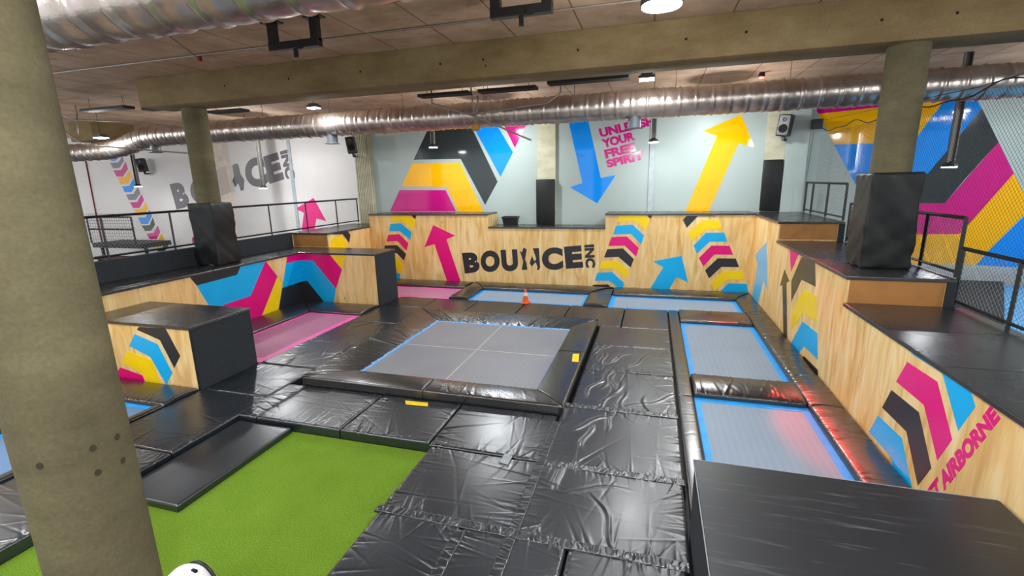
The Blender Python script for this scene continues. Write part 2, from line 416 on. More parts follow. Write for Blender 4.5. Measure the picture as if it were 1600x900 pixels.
def floodlight(x, y, z, w, label, watts=LAMP * .7):
    t = thing('hanging_lamp', label, 'lamp', (x, y, z), 'small hanging lamps')
    hs = build('housing', MB().box(x - w / 2, x + w / 2, y - w * .4, y + w * .4, z + .02, z + .09, .015).box(x - w * .36, x + w * .36, y - w * .3, y + w * .3, z + .09, z + .13, .01), M['lampbody'], t)
    build('lens', MB().box(x - w * .45, x + w * .45, y - w * .36, y + w * .36, z, z + .025), M['lens'], hs)
    build('hanger', MB().tube([(x, y, z + .12), (x, y, 6.06)], .008, 6).box(x - .03, x + .03, y - .02, y + .02, 5.95, 6.06), M['steel'], t)
    lamp_light(t, (x, y, z - .02), watts, w)
    ceiling_fill(t, (x, y, z - .10), watts * CEIL_FILL * .45)
    return t

highbay(0.0, 6.05, 5.36, .23, 'large round bright highbay lamp in front of the concrete beam, top centre')
floodlight(-0.24, 11.3, 5.57, .34, 'small bright lamp hanging in front of the silver duct below the beam, right of centre')
floodlight(-9.1, 11.7, 5.58, .30, 'small bright lamp hanging above the silver duct right of the middle column')
floodlight(-17.3, 11.6, 5.15, .36, 'small lamp hanging at the bend of the silver duct, far left')
for (x, y) in ((-6.2, 1.2), (-1.2, .4), (5.2, 2.2), (8.0, 7.0), (-13.5, 4.5), (-20.5, 7.5), (9.5, 13.3), (-14.2, 14.4), (-24.5, 11.5), (-5.0, 14.4), (1.6, 14.4)):  # unseen lamps added to light the hall and brighten its left side
    highbay(x, y, 5.42, .23, 'round highbay lamp added out of sight under the concrete ceiling')
# linear fittings above and behind the viewpoint
for (x, y) in ((-9.2, 2.6), (-3.5, -3.0), (3.5, -3.0)):
    t = thing('linear_lamp', 'long linear ceiling lamp running front to back', 'lamp', (x, y, 5.9), 'linear ceiling lamps')
    build('tray', MB().box(x - .09, x + .09, y - 1.3, y + 1.3, 5.93, 6.06, .01), M['white'], t)
    build('lens', MB().box(x - .07, x + .07, y - 1.28, y + 1.28, 5.90, 5.935), M['tube'], t)
    lamp_light(t, (x, y, 5.885), STRIP, .14, rect_y=2.5)

t = thing('tube_lamp', 'tall vertical tube lamp on a pole at the right, mirrored in the glossy mural', 'lamp', (11.2, 0, FZ))
build('pole', MB().box(11.17, 11.23, -.16, -.10, FZ, 5.95).box(11.0, 11.4, -.35, .09, FZ, FZ + .03), M['lampbody'], t)
build('tube', MB().tube([(11.2, -.05, 3.8), (11.2, -.05, 5.9)], .07, 14), emit('tall_tube_lens', '#f2f8ff', 90.0), t)

# ------------------------------------------------------------------ floor mats
mats = [
 (-1.13, .50, 9.84, 11.19, 'black vinyl floor mat with gathered seams right of the raised trampoline, farthest of that column'),
 (-1.13, .50, 8.46, 9.82, 'creased black vinyl floor mat right of the raised trampoline, second from the far end'),
 (-1.13, .50, 6.87, 8.44, 'heavily wrinkled black floor mat beside the front right corner of the raised trampoline'),
 (-1.23, .50, 5.24, 6.85, 'black vinyl floor mat left of the nearer blue-edged right trampoline'),
 (-1.23, .48, 3.94, 5.22, 'shiny black floor mat left of the foreground black box'),
 (-.65, .44, 2.2, 3.92, 'black floor mat at the bottom edge against the foreground black box'),
 (-1.76, -.67, 2.2, 3.92, 'black floor mat at the bottom edge, middle of the nearest row'),
 (-2.75, -1.78, 2.2, 3.92, 'black floor mat at the bottom edge touching the green turf'),
 (-2.77, -1.25, 3.94, 5.23, 'black floor mat beside the turf with a scrap of grey tape on its far edge'),
 (-2.82, -1.25, 5.26, 6.49, 'black floor mat in front of the right end of the raised trampoline'),
 (-4.27, -2.84, 5.30, 6.49, 'black floor mat in front of the raised trampoline with a yellow label on it'),
 (-5.79, -4.29, 5.30, 6.49, 'black floor mat in front of the left end of the raised trampoline, bordering the turf'),
 (-6.20, -5.81, 5.30, 6.49, 'narrow black floor mat strip at the far left corner of the turf'),
 (-7.58, -5.95, 10.27, 11.88, 'black floor mat between the spur wall and the raised trampoline'),
 (-7.58, -5.95, 8.64, 10.25, 'wrinkled black floor mat right of the pink trampoline with a yellow label'),
 (-7.58, -5.95, 7.22, 8.62, 'wrinkled black floor mat between the pink trampoline and the raised trampoline front corner'),
 (-7.58, -6.22, 5.94, 7.20, 'black floor mat touching the carpeted end of the near plywood box'),
 (-7.58, -6.14, 4.20, 5.92, 'black floor mat left of the thin mat on the turf'),
 (-7.58, -6.14, 2.30, 4.18, 'black floor mat behind the foreground column, nearest on the left'),
 (-7.58, -6.31, 11.90, 13.0, 'black floor mat at the right foot of the spur wall'),
 (-6.29, -4.94, 11.25, 13.0, 'black floor mat behind the far left corner of the raised trampoline'),
 (-4.92, -3.48, 11.25, 13.0, 'black floor mat before the traffic cone, left one'),
 (-3.46, -2.14, 11.25, 13.0, 'black floor mat right in front of the traffic cone on its right'),
 (-2.12, -.63, 11.25, 13.0, 'black floor mat behind the far right corner of the raised trampoline'),
 (-.61, .50, 11.21, 13.0, 'black floor mat in front of the left end of the far right blue trampoline'),
]
for i, (x0, x1, y0, y1, lab) in enumerate(mats):
    far = y0 > 9
    tag(soft('floor_mat', *rect(x0, x1, y0, y1), 0.0, FZ, M['vinyl'], None, 10 + i, crease=.009, ncrease=34, res=.020 if far else .012,
             edge=.04, long_=0 if i not in (1, 2, 3, 4, 14, 15) else 3 if i in (3, 4) else 8), lab, 'floor mat', 'black vinyl floor mats')
tag(soft('floor_mat', *rect(-6.10, -5.11, 3.43, 5.26), -0.065, -0.15, M['vinyl'], None, 60, crease=.004, ncrease=8, res=.02, edge=.02),
    'thin black mat lying on the green turf beside the foreground column', 'floor mat', 'black vinyl floor mats')
# overlapping seam flaps lie on the mats (sewn to them)
tag(build('turf', MB().box(-6.13, -2.74, -1.9, 5.29, FZ, -0.15), M['turf']), 'bright green artificial turf patch in the left foreground', 'turf')
for k, (a, b_, sd) in enumerate((((-2.80, 3.93), (0.47, 3.93), 1), ((-1.24, 5.23), (.5, 5.23), 2), ((-1.24, 2.2), (-1.24, 6.3), 3), ((-1.77, 2.2), (-1.77, 3.85), 4), ((-1.24, 6.86), (.5, 6.86), 5), ((-1.1, 8.45), (.5, 8.45), 6))):
    dx, dy = b_[0] - a[0], b_[1] - a[1]
    if abs(dx) > abs(dy): q = rect(a[0], b_[0], a[1] - .05, a[1] + .07)
    else: q = ((a[0] - .05, a[1]), (a[0] + .07, a[1]), (a[0] + .07, b_[1]), (a[0] - .05, b_[1]))
    labs = ['gathered vinyl seam flap across the mats nearest the bottom edge', 'gathered vinyl seam flap between the mats left of the foreground box', 'long vinyl seam flap running front to back between the two near mat columns',
            'short shiny vinyl seam flap at the bottom edge', 'puckered vinyl seam flap at the front right corner of the raised trampoline', 'puckered vinyl seam flap beside the middle of the right edge of the raised trampoline']
    tag(soft('seam_flap', *q, .012, -.02, M['vinyl'], None, 80 + sd, crease=.006, ncrease=70, res=.008, edge=.012), labs[k], 'seam flap', 'vinyl seam flaps over the mat joints')

# ------------------------------------------------------------------ trampolines
def trampoline(label, bed, bed_m, web_m, pads, z_bed=-0.03, z_pad=0.06, seed=0, web=0.09, marks=None, group='trampolines'):
    x0, x1, y0, y1 = bed
    t = thing('trampoline', label, 'trampoline', ((x0 + x1) / 2, (y0 + y1) / 2, FZ), group)
    g = 0.12
    build('bed', MB().box(x0 - g + .1, x1 + g - .1, y0 - g + .1, y1 + g - .1, z_bed - .012, z_bed), bed_m, t)
    w = MB()
    X0, X1, Y0, Y1 = x0 - g, x1 + g, y0 - g, y1 + g; ww = web + g; zt = z_bed + .006; zb = z_bed - .016
    w.box(X0, X1, Y0, Y0 + ww, zb, zt).box(X0, X1, Y1 - ww, Y1, zb, zt).box(X0, X0 + ww, Y0 + ww, Y1 - ww, zb, zt).box(X1 - ww, X1, Y0 + ww, Y1 - ww, zb, zt)
    build('webbing', w, web_m, t)
    fr = MB().box(X0 - .05, X1 + .05, Y0 - .05, Y0, FZ, z_bed - .02).box(X0 - .05, X1 + .05, Y1, Y1 + .05, FZ, z_bed - .02)
    fr.box(X0 - .05, X0, Y0, Y1, FZ, z_bed - .02).box(X1, X1 + .05, Y0, Y1, FZ, z_bed - .02)
    build('frame', fr, M['steel'], t)
    for k, p in enumerate(pads):
        (q, opt) = p
        zt_, zb_ = opt.get('z', z_pad), opt.get('zb', z_bed + .012)
        soft('pad', *q, zt_, zb_, M[opt.get('mat', 'pad')], t, seed * 10 + k + 200, crown=opt.get('crown', .03), tilt=opt.get('tilt', 0), crease=opt.get('cr', .011), ncrease=opt.get('n', 30), res=opt.get('res', .02), edge=.035, across=True)
    if marks:
        for (a, b_) in marks:
            (ax, ay), (bx, by) = a, b_
            build('centre_line', MB().box(min(ax, bx) - .012, max(ax, bx) + .012, min(ay, by) - .012, max(ay, by) + .012, z_bed, z_bed + .004), M['line'], t)
    return t

def P4(a, b, c, d): return (a, b, c, d)
# raised central trampoline
cx0, cx1, cy0, cy1 = -5.13, -1.72, 7.02, 10.50
ox0, ox1, oy0, oy1 = -5.93, -1.17, 6.51, 11.20
tr = trampoline('large raised square grey trampoline with pale cross lines, middle of the floor', (cx0, cx1, cy0, cy1), M['bed_grey'], M['web_pale'], [
    (P4((ox0, oy0), (-3.55, oy0), (-3.55, cy0), (cx0, cy0)), dict(z=.165, zb=FZ, cr=.004, n=16, crown=.02)),
    (P4((-3.54, oy0), (ox1, oy0), (cx1, cy0), (-3.54, cy0)), dict(z=.165, zb=FZ, cr=.008, n=18, crown=.02)),
    (P4((ox1, oy0), (ox1, 8.85), (cx1, 8.85), (cx1, cy0)), dict(z=.165, zb=FZ, cr=.003, n=12, crown=.02)),
    (P4((ox1, 8.86), (ox1, oy1), (cx1, cy1), (cx1, 8.86)), dict(z=.165, zb=FZ, cr=.003, n=12, crown=.02)),
    (P4((ox1, oy1), (ox0, oy1), (cx0, cy1), (cx1, cy1)), dict(z=.195, zb=.0, cr=.012, n=60, crown=.02, tilt=.12)),
    (P4((ox0, oy1), (ox0, 8.6), (cx0, 8.6), (cx0, cy1)), dict(z=.195, zb=FZ, cr=.009, n=60, crown=.015, tilt=.12)),
    (P4((ox0, 8.59), (ox0, oy0), (cx0, cy0), (cx0, 8.59)), dict(z=.195, zb=FZ, cr=.009, n=60, crown=.015, tilt=.12)),
], z_bed=.065, seed=1, web=.035, marks=[((cx0 + .05, 8.75), (cx1 - .05, 8.75)), ((-3.42, cy0 + .05), (-3.42, cy1 - .05))])

RX0, RX1 = .78, 2.41
rp = dict(n=34, cr=.012)
trampoline('blue-edged grey trampoline against the right plywood wall, farther of the two', (RX0, RX1, 8.52, 11.93), M['bed_bluelit'], M['web_blue'], [
    (P4((.52, 12.98), (.52, 7.64), (RX0, 7.64), (RX0, 12.98)), dict(cr=.003, n=8, crown=.008, z=.016)),
    (P4((2.92, 7.64), (2.92, 12.98), (RX1 + .01, 12.98), (RX1 + .01, 7.64)), dict(n=34, cr=.010, crown=.04, z=.09)),
    (P4((RX1, 12.98), (RX0, 12.98), (RX0, 11.93), (RX1, 11.93)), dict(n=22, cr=.014, crown=.05, z=.09)),
    (P4((RX0, 7.68), (RX1, 7.68), (RX1, 8.50), (RX0, 8.50)), dict(n=26, cr=.014, crown=.07, z=.12)),
], seed=2)
trampoline('blue-edged grey trampoline against the right plywood wall, nearer one behind the foreground box', (RX0, RX1, 5.30, 7.64), M['bed_bluelit'], M['web_blue'], [
    (P4((.52, 7.63), (.52, 4.5), (RX0, 4.5), (RX0, 7.63)), dict(cr=.003, n=8, crown=.008, z=.016)),
    (P4((2.92, 4.5), (2.92, 7.63), (RX1 + .01, 7.63), (RX1 + .01, 4.5)), dict(n=30, cr=.008, crown=.04, z=.09)),
    (P4((RX0, 4.5), (RX1, 4.5), (RX1, 5.28), (RX0, 5.28)), rp),
], seed=3)
BY0, BY1 = 13.05, 14.42
trampoline('blue-edged trampoline along the back plywood wall behind the traffic cone', (-5.32, -1.80, BY0, BY1), M['bed_bluelit'], M['web_blue'], [
    (P4((-1.1, 15.28), (-5.95, 15.28), (-5.32, BY1), (-1.8, BY1)), dict(n=40, cr=.013, crown=.06, z=.12)),
    (P4((-1.1, 13.02), (-1.1, 15.26), (-1.8, BY1), (-1.8, 13.02)), dict(n=26, cr=.010, crown=.04, z=.07)),
    (P4((-5.95, 15.26), (-5.95, 13.02), (-5.32, 13.02), (-5.32, BY1)), dict(n=34, cr=.011, crown=.04, z=.09)),
], seed=4)
trampoline('blue-edged trampoline in the far right corner below the black logo wall', (-1.06, 2.40, BY0, BY1), M['bed_bluelit'], M['web_blue'], [
    (P4((2.92, 15.28), (-1.08, 15.28), (-1.06, BY1), (2.40, BY1)), dict(n=46, cr=.014, crown=.06, z=.12)),
    (P4((2.92, 13.0), (2.92, 15.26), (2.40, BY1), (2.40, 13.0)), dict(n=16, cr=.006, crown=.03, z=.08)),
], seed=5)
trampoline('pink trampoline in the far left corner partly hidden by the spur wall', (-9.4, -5.97, BY0, BY1), M['bed_pink'], M['web_pink'], [
    (P4((-5.96, 15.28), (-10.0, 15.28), (-9.4, BY1), (-5.97, BY1)), dict(n=30, cr=.008, crown=.05, z=.10)),
    (P4((-10.0, 15.26), (-10.0, 13.02), (-9.4, 13.02), (-9.4, BY1)), dict(n=20, cr=.006, crown=.04, z=.08)),
], seed=6)
trampoline('pink trampoline along the left plywood wall between the near box and the spur wall', (-9.27, -7.68, 7.40, 10.78), M['bed_pink'], M['web_pink'], [
    (P4((-10.25, 11.74), (-10.25, 7.2), (-9.27, 7.2), (-9.27, 10.78)), dict(n=10, cr=.004, crown=.05, z=.08)),
    (P4((-7.6, 11.74), (-10.25, 11.74), (-9.27, 10.78), (-7.6, 10.78)), dict(n=34, cr=.008, crown=.05, z=.08)),
], seed=7)
trampoline('blue trampoline behind the foreground column, near left', (-9.2, -7.75, 1.4, 5.2), M['bed_deep'], M['web_blue'], [
    (P4((-10.25, 5.86), (-10.25, .4), (-9.2, 1.4), (-9.2, 5.2)), dict(n=14, cr=.006, crown=.05, z=.08)),
    (P4((-7.6, 5.86), (-10.25, 5.86), (-9.2, 5.2), (-7.6, 5.2)), dict(n=30, cr=.008, crown=.05, z=.08)),
    (P4((-7.75, .4), (-7.6, .4), (-7.6, 5.2), (-7.75, 5.2)), dict(n=6, cr=.003, crown=.01, z=.04)),
], seed=8)
trampoline('bright blue trampoline bed beyond the black net, far right edge', (6.3, 12.8, 8.9, 15.9), bed_mat('bed_cyan', '#3fb4f5', '#2a9fe6'), M['web_blue'], [
    (P4((4.66, 16.38), (4.66, 8.6), (5.3, 8.6), (9.6, 16.38)), dict(n=10, cr=.004, crown=.01, z=.46, zb=FZ, res=.04, mat='carpet')),
], seed=9, z_bed=.38)

# ------------------------------------------------------------------ graphics helpers
def gpoly(name, pts, f, plane, nrm, mat, parent, th):
    P = [f(p, plane) for p in pts]
    return build(name, MB().poly(P, nrm, th), mat, parent)

_tcache = {}
def text_mesh(body, off):
    key = (body, off)
    if key not in _tcache:
        cu = bpy.data.curves.new('txt', 'FONT'); cu.body = body; cu.offset = off; cu.extrude = 0.01; cu.resolution_u = 6
        o = bpy.data.objects.new('txt', cu); col.objects.link(o); dg = bpy.context.evaluated_depsgraph_get()
        me = o.evaluated_get(dg).to_mesh()
        V = np.array([v.co[:] for v in me.vertices]); F = [tuple(p.vertices) for p in me.polygons]
        o.evaluated_get(dg).to_mesh_clear(); bpy.data.objects.remove(o); bpy.data.curves.remove(cu)
        _tcache[key] = (V, F)
    V, F = _tcache[key]; return V.copy(), F

def gtext(name, items, nrm, mat, parent, th, off=0.03):
    """items: (text, (TL, TR, BR, BL) as points of the wall)"""
    nrm = Vector(nrm)
    for body, Q in items:
        V, F = text_mesh(body, off)
        mn, mx = V.min(0), V.max(0); TL, TR, BR, BL = Q; out = []
        for x, y, z in V:
            u = (x - mn[0]) / (mx[0] - mn[0]); v = (y - mn[1]) / (mx[1] - mn[1])
            p = (BL * (1 - u) + BR * u) * (1 - v) + (TL * (1 - u) + TR * u) * v
            out.append(p + nrm * (th if z > 0 else 0.0))
        build('letter' if len(body) == 1 else 'lettering', MB().add(out, F), mat, parent)

def sc(pts, ox, oy, k): return [(ox + x / k, oy + y / k) for x, y in pts]
c6 = lambda *p: sc(p, 400, 225, 4); c7 = lambda *p: sc(p, 800, 225, 4); c8 = lambda *p: sc(p, 1200, 225, 4); c5 = lambda *p: sc(p, 0, 225, 4)
n3 = lambda *p: sc(p, 150, 380, 5.293); n4 = lambda *p: sc(p, 420, 330, 5); n5 = lambda *p: sc(p, 700, 330, 5); n6 = lambda *p: sc(p, 1000, 330, 5)
n7 = lambda *p: sc(p, 1220, 380, 4.09); n8 = lambda *p: sc(p, 1300, 540, 3.46); b1 = lambda *p: sc(p, 0, 450, 4); m7 = lambda *p: sc(p, 640, 100, 5)

def panel_ply(mb, *a): return mb.box(*a)
DK = .055   # deck sheet thickness

# ------------------------------------------------------------------ back plywood run
YB = 15.3
bk = thing('plywood_platform', 'long plywood run-up wall with black logo and arrows along the back, two raised ends', 'platform', (-4, YB, FZ))
bkp = []
for (x0, x1, z) in ((-10.02, -5.38, 2.44), (-5.38, -1.42, 2.0), (-1.42, 2.93, 2.44)):
    bkp.append(build('plywood_panel', MB().box(x0, x1, YB, 16.34, FZ, z - DK), M['ply'], bk))
    e0 = .0 if x0 != -1.42 else .02
    build('deck', MB().box(x0 - e0, min(x1, 2.903), YB - .025, 16.34, z - DK, z, .008), M['deck'], bk)
NB = (0, -1, 0)
def G(name, pts, mat, th=.003):
    xm = sum(on_y(p, YB).x for p in pts) / len(pts)
    return gpoly(name, pts, on_y, YB, NB, M[mat], bkp[0 if xm < -5.38 else 1 if xm < -1.42 else 2], th)
G('chevron', [(613, 336), (642, 336), (649.5, 344.5), (645, 358.5), (627, 345), (611, 346.5)], 'g_yel')
G('chevron', [(641.7, 336), (650.7, 336), (648.7, 342.5)], 'g_blk', th=.004)
G('chevron', c6((840, 500), (905, 495), (973, 550), (965, 602), (900, 545), (832, 545)), 'g_blue')
G('chevron', c6((827, 568), (895, 563), (952, 620), (942, 667), (885, 607), (815, 610)), 'g_mag')
G('chevron', c6((805, 634), (882, 632), (938, 687), (925, 728), (880, 682), (800, 678)), 'g_blk')
G('chevron', c6((795, 698), (870, 695), (922, 760), (905, 818), (860, 760), (785, 762)), 'g_yel')
G('chevron', c6((775, 790), (850, 790), (902, 812), (900, 850), (770, 850)), 'g_blue')
G('arrow', c6((1108, 507), (1245, 573), (1190, 597), (1283, 870), (1199, 870), (1115, 625), (1053, 645)), 'g_mag')
def BQ(*p): return [on_y(q, YB) for q in n5(*p)]
gtext('lettering', [('B', BQ((108, 326), (240, 318), (250, 474), (132, 487))), ('O', BQ((252, 310), (400, 303), (408, 470), (258, 480))),
                    ('U', BQ((410, 303), (540, 297), (552, 466), (424, 472))), ('C', BQ((731, 286), (894, 280), (902, 456), (736, 462))),
                    ('E', BQ((905, 278), (1042, 266), (1057, 440), (922, 450)))], NB, M['g_blk'], bkp[1], .003, .065)
G('letter', n5((590, 284), (615, 298), (602, 378), (612, 400), (620, 457), (576, 458), (588, 395), (575, 352), (560, 308), (578, 322)), 'g_blk')
G('letter', n5((662, 290), (710, 288), (716, 380), (720, 440), (710, 458), (692, 458), (700, 440), (686, 398), (672, 410), (656, 432), (638, 408), (655, 350), (676, 392), (690, 372)), 'g_blk')
gtext('lettering', [('INC', BQ((1141, 258), (1152, 440), (1076, 440), (1064, 264)))], NB, M['g_blk'], bkp[1], .003, .055)
G('chevron', c7((668, 447), (846, 447), (858, 482), (838, 535), (760, 478), (660, 488)), 'g_yel')
G('chevron', c7((843, 447), (875, 447), (867, 468)), 'g_blk', th=.004)
G('chevron', c7((650, 512), (752, 503), (825, 572), (808, 628), (745, 562), (632, 565)), 'g_blue')
G('chevron', c7((622, 582), (718, 578), (792, 650), (775, 703), (705, 635), (602, 637)), 'g_mag')
G('chevron', c7((595, 658), (693, 652), (762, 720), (742, 772), (665, 705), (575, 710)), 'g_blk')
G('chevron', c7((560, 732), (655, 728), (735, 795), (715, 843), (640, 778), (545, 780)), 'g_yel')
G('chevron', c7((533, 805), (625, 800), (700, 868), (690, 915), (605, 855), (517, 855)), 'g_blue')
G('chevron', c7((505, 880), (600, 877), (640, 915), (500, 915)), 'g_blk')
G('arrow', n6((100, 392), (325, 348), (375, 555), (285, 515), (215, 632), (62, 632), (182, 437)), 'g_blue')
G('chevron', n6((335, 68), (362, 36), (595, 36), (590, 41), (450, 41), (365, 130)), 'g_blk')
G('chevron', n6((375, 165), (490, 70), (620, 70), (638, 138), (515, 145), (400, 235)), 'g_yel')
G('chevron', n6((418, 268), (515, 168), (658, 168), (683, 238), (545, 238), (445, 332)), 'g_blue')
G('chevron', n6((460, 365), (558, 268), (700, 270), (727, 340), (580, 338), (495, 432)), 'g_mag')
G('chevron', n6((508, 462), (608, 367), (748, 370), (775, 437), (635, 435), (540, 525)), 'g_blk')
G('chevron', n6((550, 555), (655, 465), (798, 465), (818, 535), (680, 535), (580, 622)), 'g_yel')
G('chevron', n6((600, 650), (690, 563), (835, 567), (850, 645)), 'g_blue')

# ------------------------------------------------------------------ right stepped plywood run
XR = 2.93
rt = thing('plywood_platform', 'stepped plywood run-up wall with three black decks on the right', 'platform', (3.6, 8, FZ))
rtp = []
for (y0, y1, z, xe) in ((0.2, 8.26, 1.55, 4.42), (8.26, 12.72, 1.97, 4.30), (12.72, 16.24, 2.42, 4.30)):
    rtp.append(build('plywood_panel', MB().box(XR, xe - .06, y0, y1, FZ, z - DK), M['ply'], rt))
    build('deck', MB().box(XR - .025, xe, y0 - .02, y1, z - DK, z, .008), M['deck'], rt)
    if y0 > 1:
        build('riser', MB().box(XR + .03, xe - .14, y0 - .008, y0 - .001, z - .42, z - DK), M['ply_dark'], rt)
        build('end_post', MB().box(xe - .12, xe - .0, y0 - .03, y0 + .05, z - .47, z - DK), M['carpet'], rt)
for y in (6.9, 5.6, 4.4, 3.1):
    build('deck_joint', MB().box(XR + .02, 4.38, y - .006, y + .006, 1.55, 1.5515), M['trimblack'], rt)
NR = (-1, 0, 0)
def GR(name, pts, mat, th=.003):
    ym = sum(on_x(p, XR).y for p in pts) / len(pts)
    return gpoly(name, pts, on_x, XR, NR, M[mat], rtp[0 if ym < 8.26 else 1 if ym < 12.72 else 2], th)
GR('arrow', n6((988, 242), (898, 345), (920, 415), (872, 695), (918, 748), (963, 540), (998, 615)), 'g_blue_sheen')
GR('chevron', n6((1172, 310), (1190, 290), (1245, 322), (1180, 475)), 'g_mag')
GR('arrow', n6((1130, 455), (1168, 545), (1145, 560), (1151, 1020), (1121, 975), (1113, 575), (1092, 588)), 'g_blk_sheen')
GR('chevron', n6((1265, 355), (1368, 400), (1372, 590), (1262, 535), (1183, 705), (1183, 545)), 'g_blk_sheen')
GR('chevron', n7((148, 293), (228, 340), (230, 505), (142, 447), (70, 553), (68, 430)), 'g_yel')
GR('chevron', n7((140, 500), (233, 575), (237, 745), (148, 658), (105, 720), (68, 680), (70, 630)), 'g_blue')
GR('chevron', n7((147, 720), (238, 810), (238, 900), (128, 748)), 'g_blk')
GR('chevron', n8((445, 20), (432, 45), (598, 150), (683, 460), (776, 330), (740, 205)), 'g_blue')
GR('chevron', n8((408, 88), (348, 195), (498, 320), (570, 620), (650, 508), (570, 195)), 'g_mag')
GR('chevron', n8((322, 240), (272, 335), (403, 465), (465, 758), (537, 662), (470, 360)), 'g_blk')
GR('chevron', n8((250, 378), (200, 465), (318, 600), (335, 680), (440, 800), (378, 500)), 'g_blue')
GR('chevron', n8((808, 250), (830, 262), (820, 278)), 'g_yel')
TL, TR, BR, BL = (on_x(q, XR) for q in ((1467, 741), (1549, 632), (1564, 654), (1475, 768)))
wA = np.ptp(text_mesh('AIRBORNE', .055)[0][:, 0]); wT = np.ptp(text_mesh('GET AIRBORNE', .055)[0][:, 0]); k_ = wT / wA
TL2, BL2 = TR + (TL - TR) * k_, BR + (BL - BR) * k_
gtext('lettering', [('GET AIRBORNE', (TL2, TR, BR, BL2))], NR, M['g_mag'], rtp[0], .003, .055)

# ------------------------------------------------------------------ left plywood run
XL = -10.27
lf = thing('plywood_platform', 'left plywood run-up wall with pink, blue and yellow chevrons and a black kerb', 'platform', (-10.8, 8, FZ))
lfp = [build('plywood_panel', MB().box(-11.4, XL, .2, 12.9, FZ, 1.54 - DK), M['ply'], lf)]
build('deck', MB().box(-11.4, XL + .025, .2, 12.9, 1.54 - DK, 1.54, .008), M['deck'], lf)
build('kerb', MB().box(-11.55, -11.41, .2, 12.9, FZ, 2.0), M['carpet'], lf)
lfp.append(build('plywood_panel', MB().box(-11.4, -10.03, 12.9, 16.34, FZ, 2.0 - DK), M['ply'], lf))
build('riser', MB().box(-11.38, -10.06, 12.89, 12.899, 1.56, 2.0 - DK), M['ply_dark'], lf)
build('deck', MB().box(-11.55, -10.005, 12.87, 16.34, 2.0 - DK, 2.0, .008), M['deck'], lf)
NL = (1, 0, 0)
def GL(name, pts, mat, th=.003, x=XL): return gpoly(name, pts, on_x, x, NL, M[mat], lfp[0 if x == XL else 1], th)
GL('chevron', n3((768, 272), (1195, 193), (1165, 262), (832, 350)), 'g_blk')
GL('chevron', n3((832, 350), (1165, 262), (1198, 192), (1400, 146), (1278, 435), (1050, 512), (985, 600)), 'g_blue')
GL('chevron', n3((1402, 146), (1500, 275), (1375, 592), (1290, 640), (1100, 700), (1000, 610), (1050, 512), (1278, 435)), 'g_mag')
GL('chevron', n3((1500, 278), (1540, 330), (1507, 565), (1290, 655), (1290, 642), (1375, 592)), 'g_yel')
GL('chevron', n4((145, 350), (258, 325), (266, 379), (215, 388), (135, 410)), 'g_mag')
GL('chevron', n4((135, 410), (215, 388), (266, 379), (284, 541), (105, 600)), 'g_blue')
GL('chevron', n4((105, 600), (284, 541), (300, 696), (75, 775)), 'g_blk')
GL('chevron', n4((75, 775), (300, 696), (300, 708), (0, 815), (0, 800)), 'g_yel', th=.004)
GL('chevron', [(-40, 600), (3, 597), (14, 637), (-40, 655)], 'g_blue')
GL('chevron', [(-40, 657), (14, 640), (16, 646), (-40, 668)], 'g_mag')
GL('chevron', n4((495, 172), (612, 150), (638, 185), (628, 248), (575, 180), (497, 183)), 'g_blk', x=-10.03)
GL('chevron', n4((480, 235), (500, 205), (575, 195), (605, 240), (640, 320), (480, 320)), 'g_yel', x=-10.03)

# spur wall and near box
def carpet_box(label, x0, x1, y0, y1, z):
    t = thing('plywood_box', label, 'box', ((x0 + x1) / 2, (y0 + y1) / 2, FZ))
    t_panel = build('plywood_panel', MB().box(x0, x1 - .02, y0, y1, FZ, z - DK), M['ply'], t)
    build('carpet_end', MB().box(x1 - .02, x1, y0 + .005, y1, FZ, z - DK), M['carpet'], t)
    build('corner_trim', MB().box(x1 - .025, x1 + .002, y0 - .003, y0 + .02, FZ, z - DK), M['trimblack'], t)
    build('top', MB().box(x0, x1 + .012, y0 - .02, y1 + .01, z - DK, z, .008), M['deck'], t)
    return t_panel
sp_ = carpet_box('plywood spur wall with black carpeted end jutting from the left wall, farther one', XL + .004, -7.62, 11.78, 12.87, 1.54)
def GS(name, pts, mat, th=.003): return gpoly(name, pts, on_y, 11.78, NB, M[mat], sp_, th)
GS('chevron', n4((236, 330), (470, 332), (572, 455), (525, 605), (345, 385), (240, 383)), 'g_mag')
GS('chevron', n4((470, 333), (603, 338), (572, 447)), 'g_yel')
GS('chevron', n4((240, 384), (345, 385), (525, 605), (505, 735), (455, 735), (300, 543), (258, 548)), 'g_blue')
GS('chevron', n4((258, 548), (300, 543), (455, 735), (278, 735)), 'g_blk')
nb_ = carpet_box('plywood box with black carpeted end beside the foreground column, nearer one', XL + .004, -7.60, 5.88, 7.18, 1.16)
def GN(name, pts, mat, th=.003): return gpoly(name, pts, on_y, 5.88, NB, M[mat], nb_, th)
GN('chevron', b1((870, 243), (1035, 254), (1127, 425), (1090, 500), (1000, 325), (855, 260)), 'g_blk')
GN('chevron', b1((842, 288), (985, 350), (1078, 530), (1040, 605), (940, 430), (808, 362)), 'g_blue')
GN('chevron', b1((795, 392), (945, 450), (1015, 612), (930, 612), (885, 530), (765, 465)), 'g_yel')
GN('chevron', b1((750, 495), (890, 545), (915, 605), (735, 605), (720, 560)), 'g_mag')

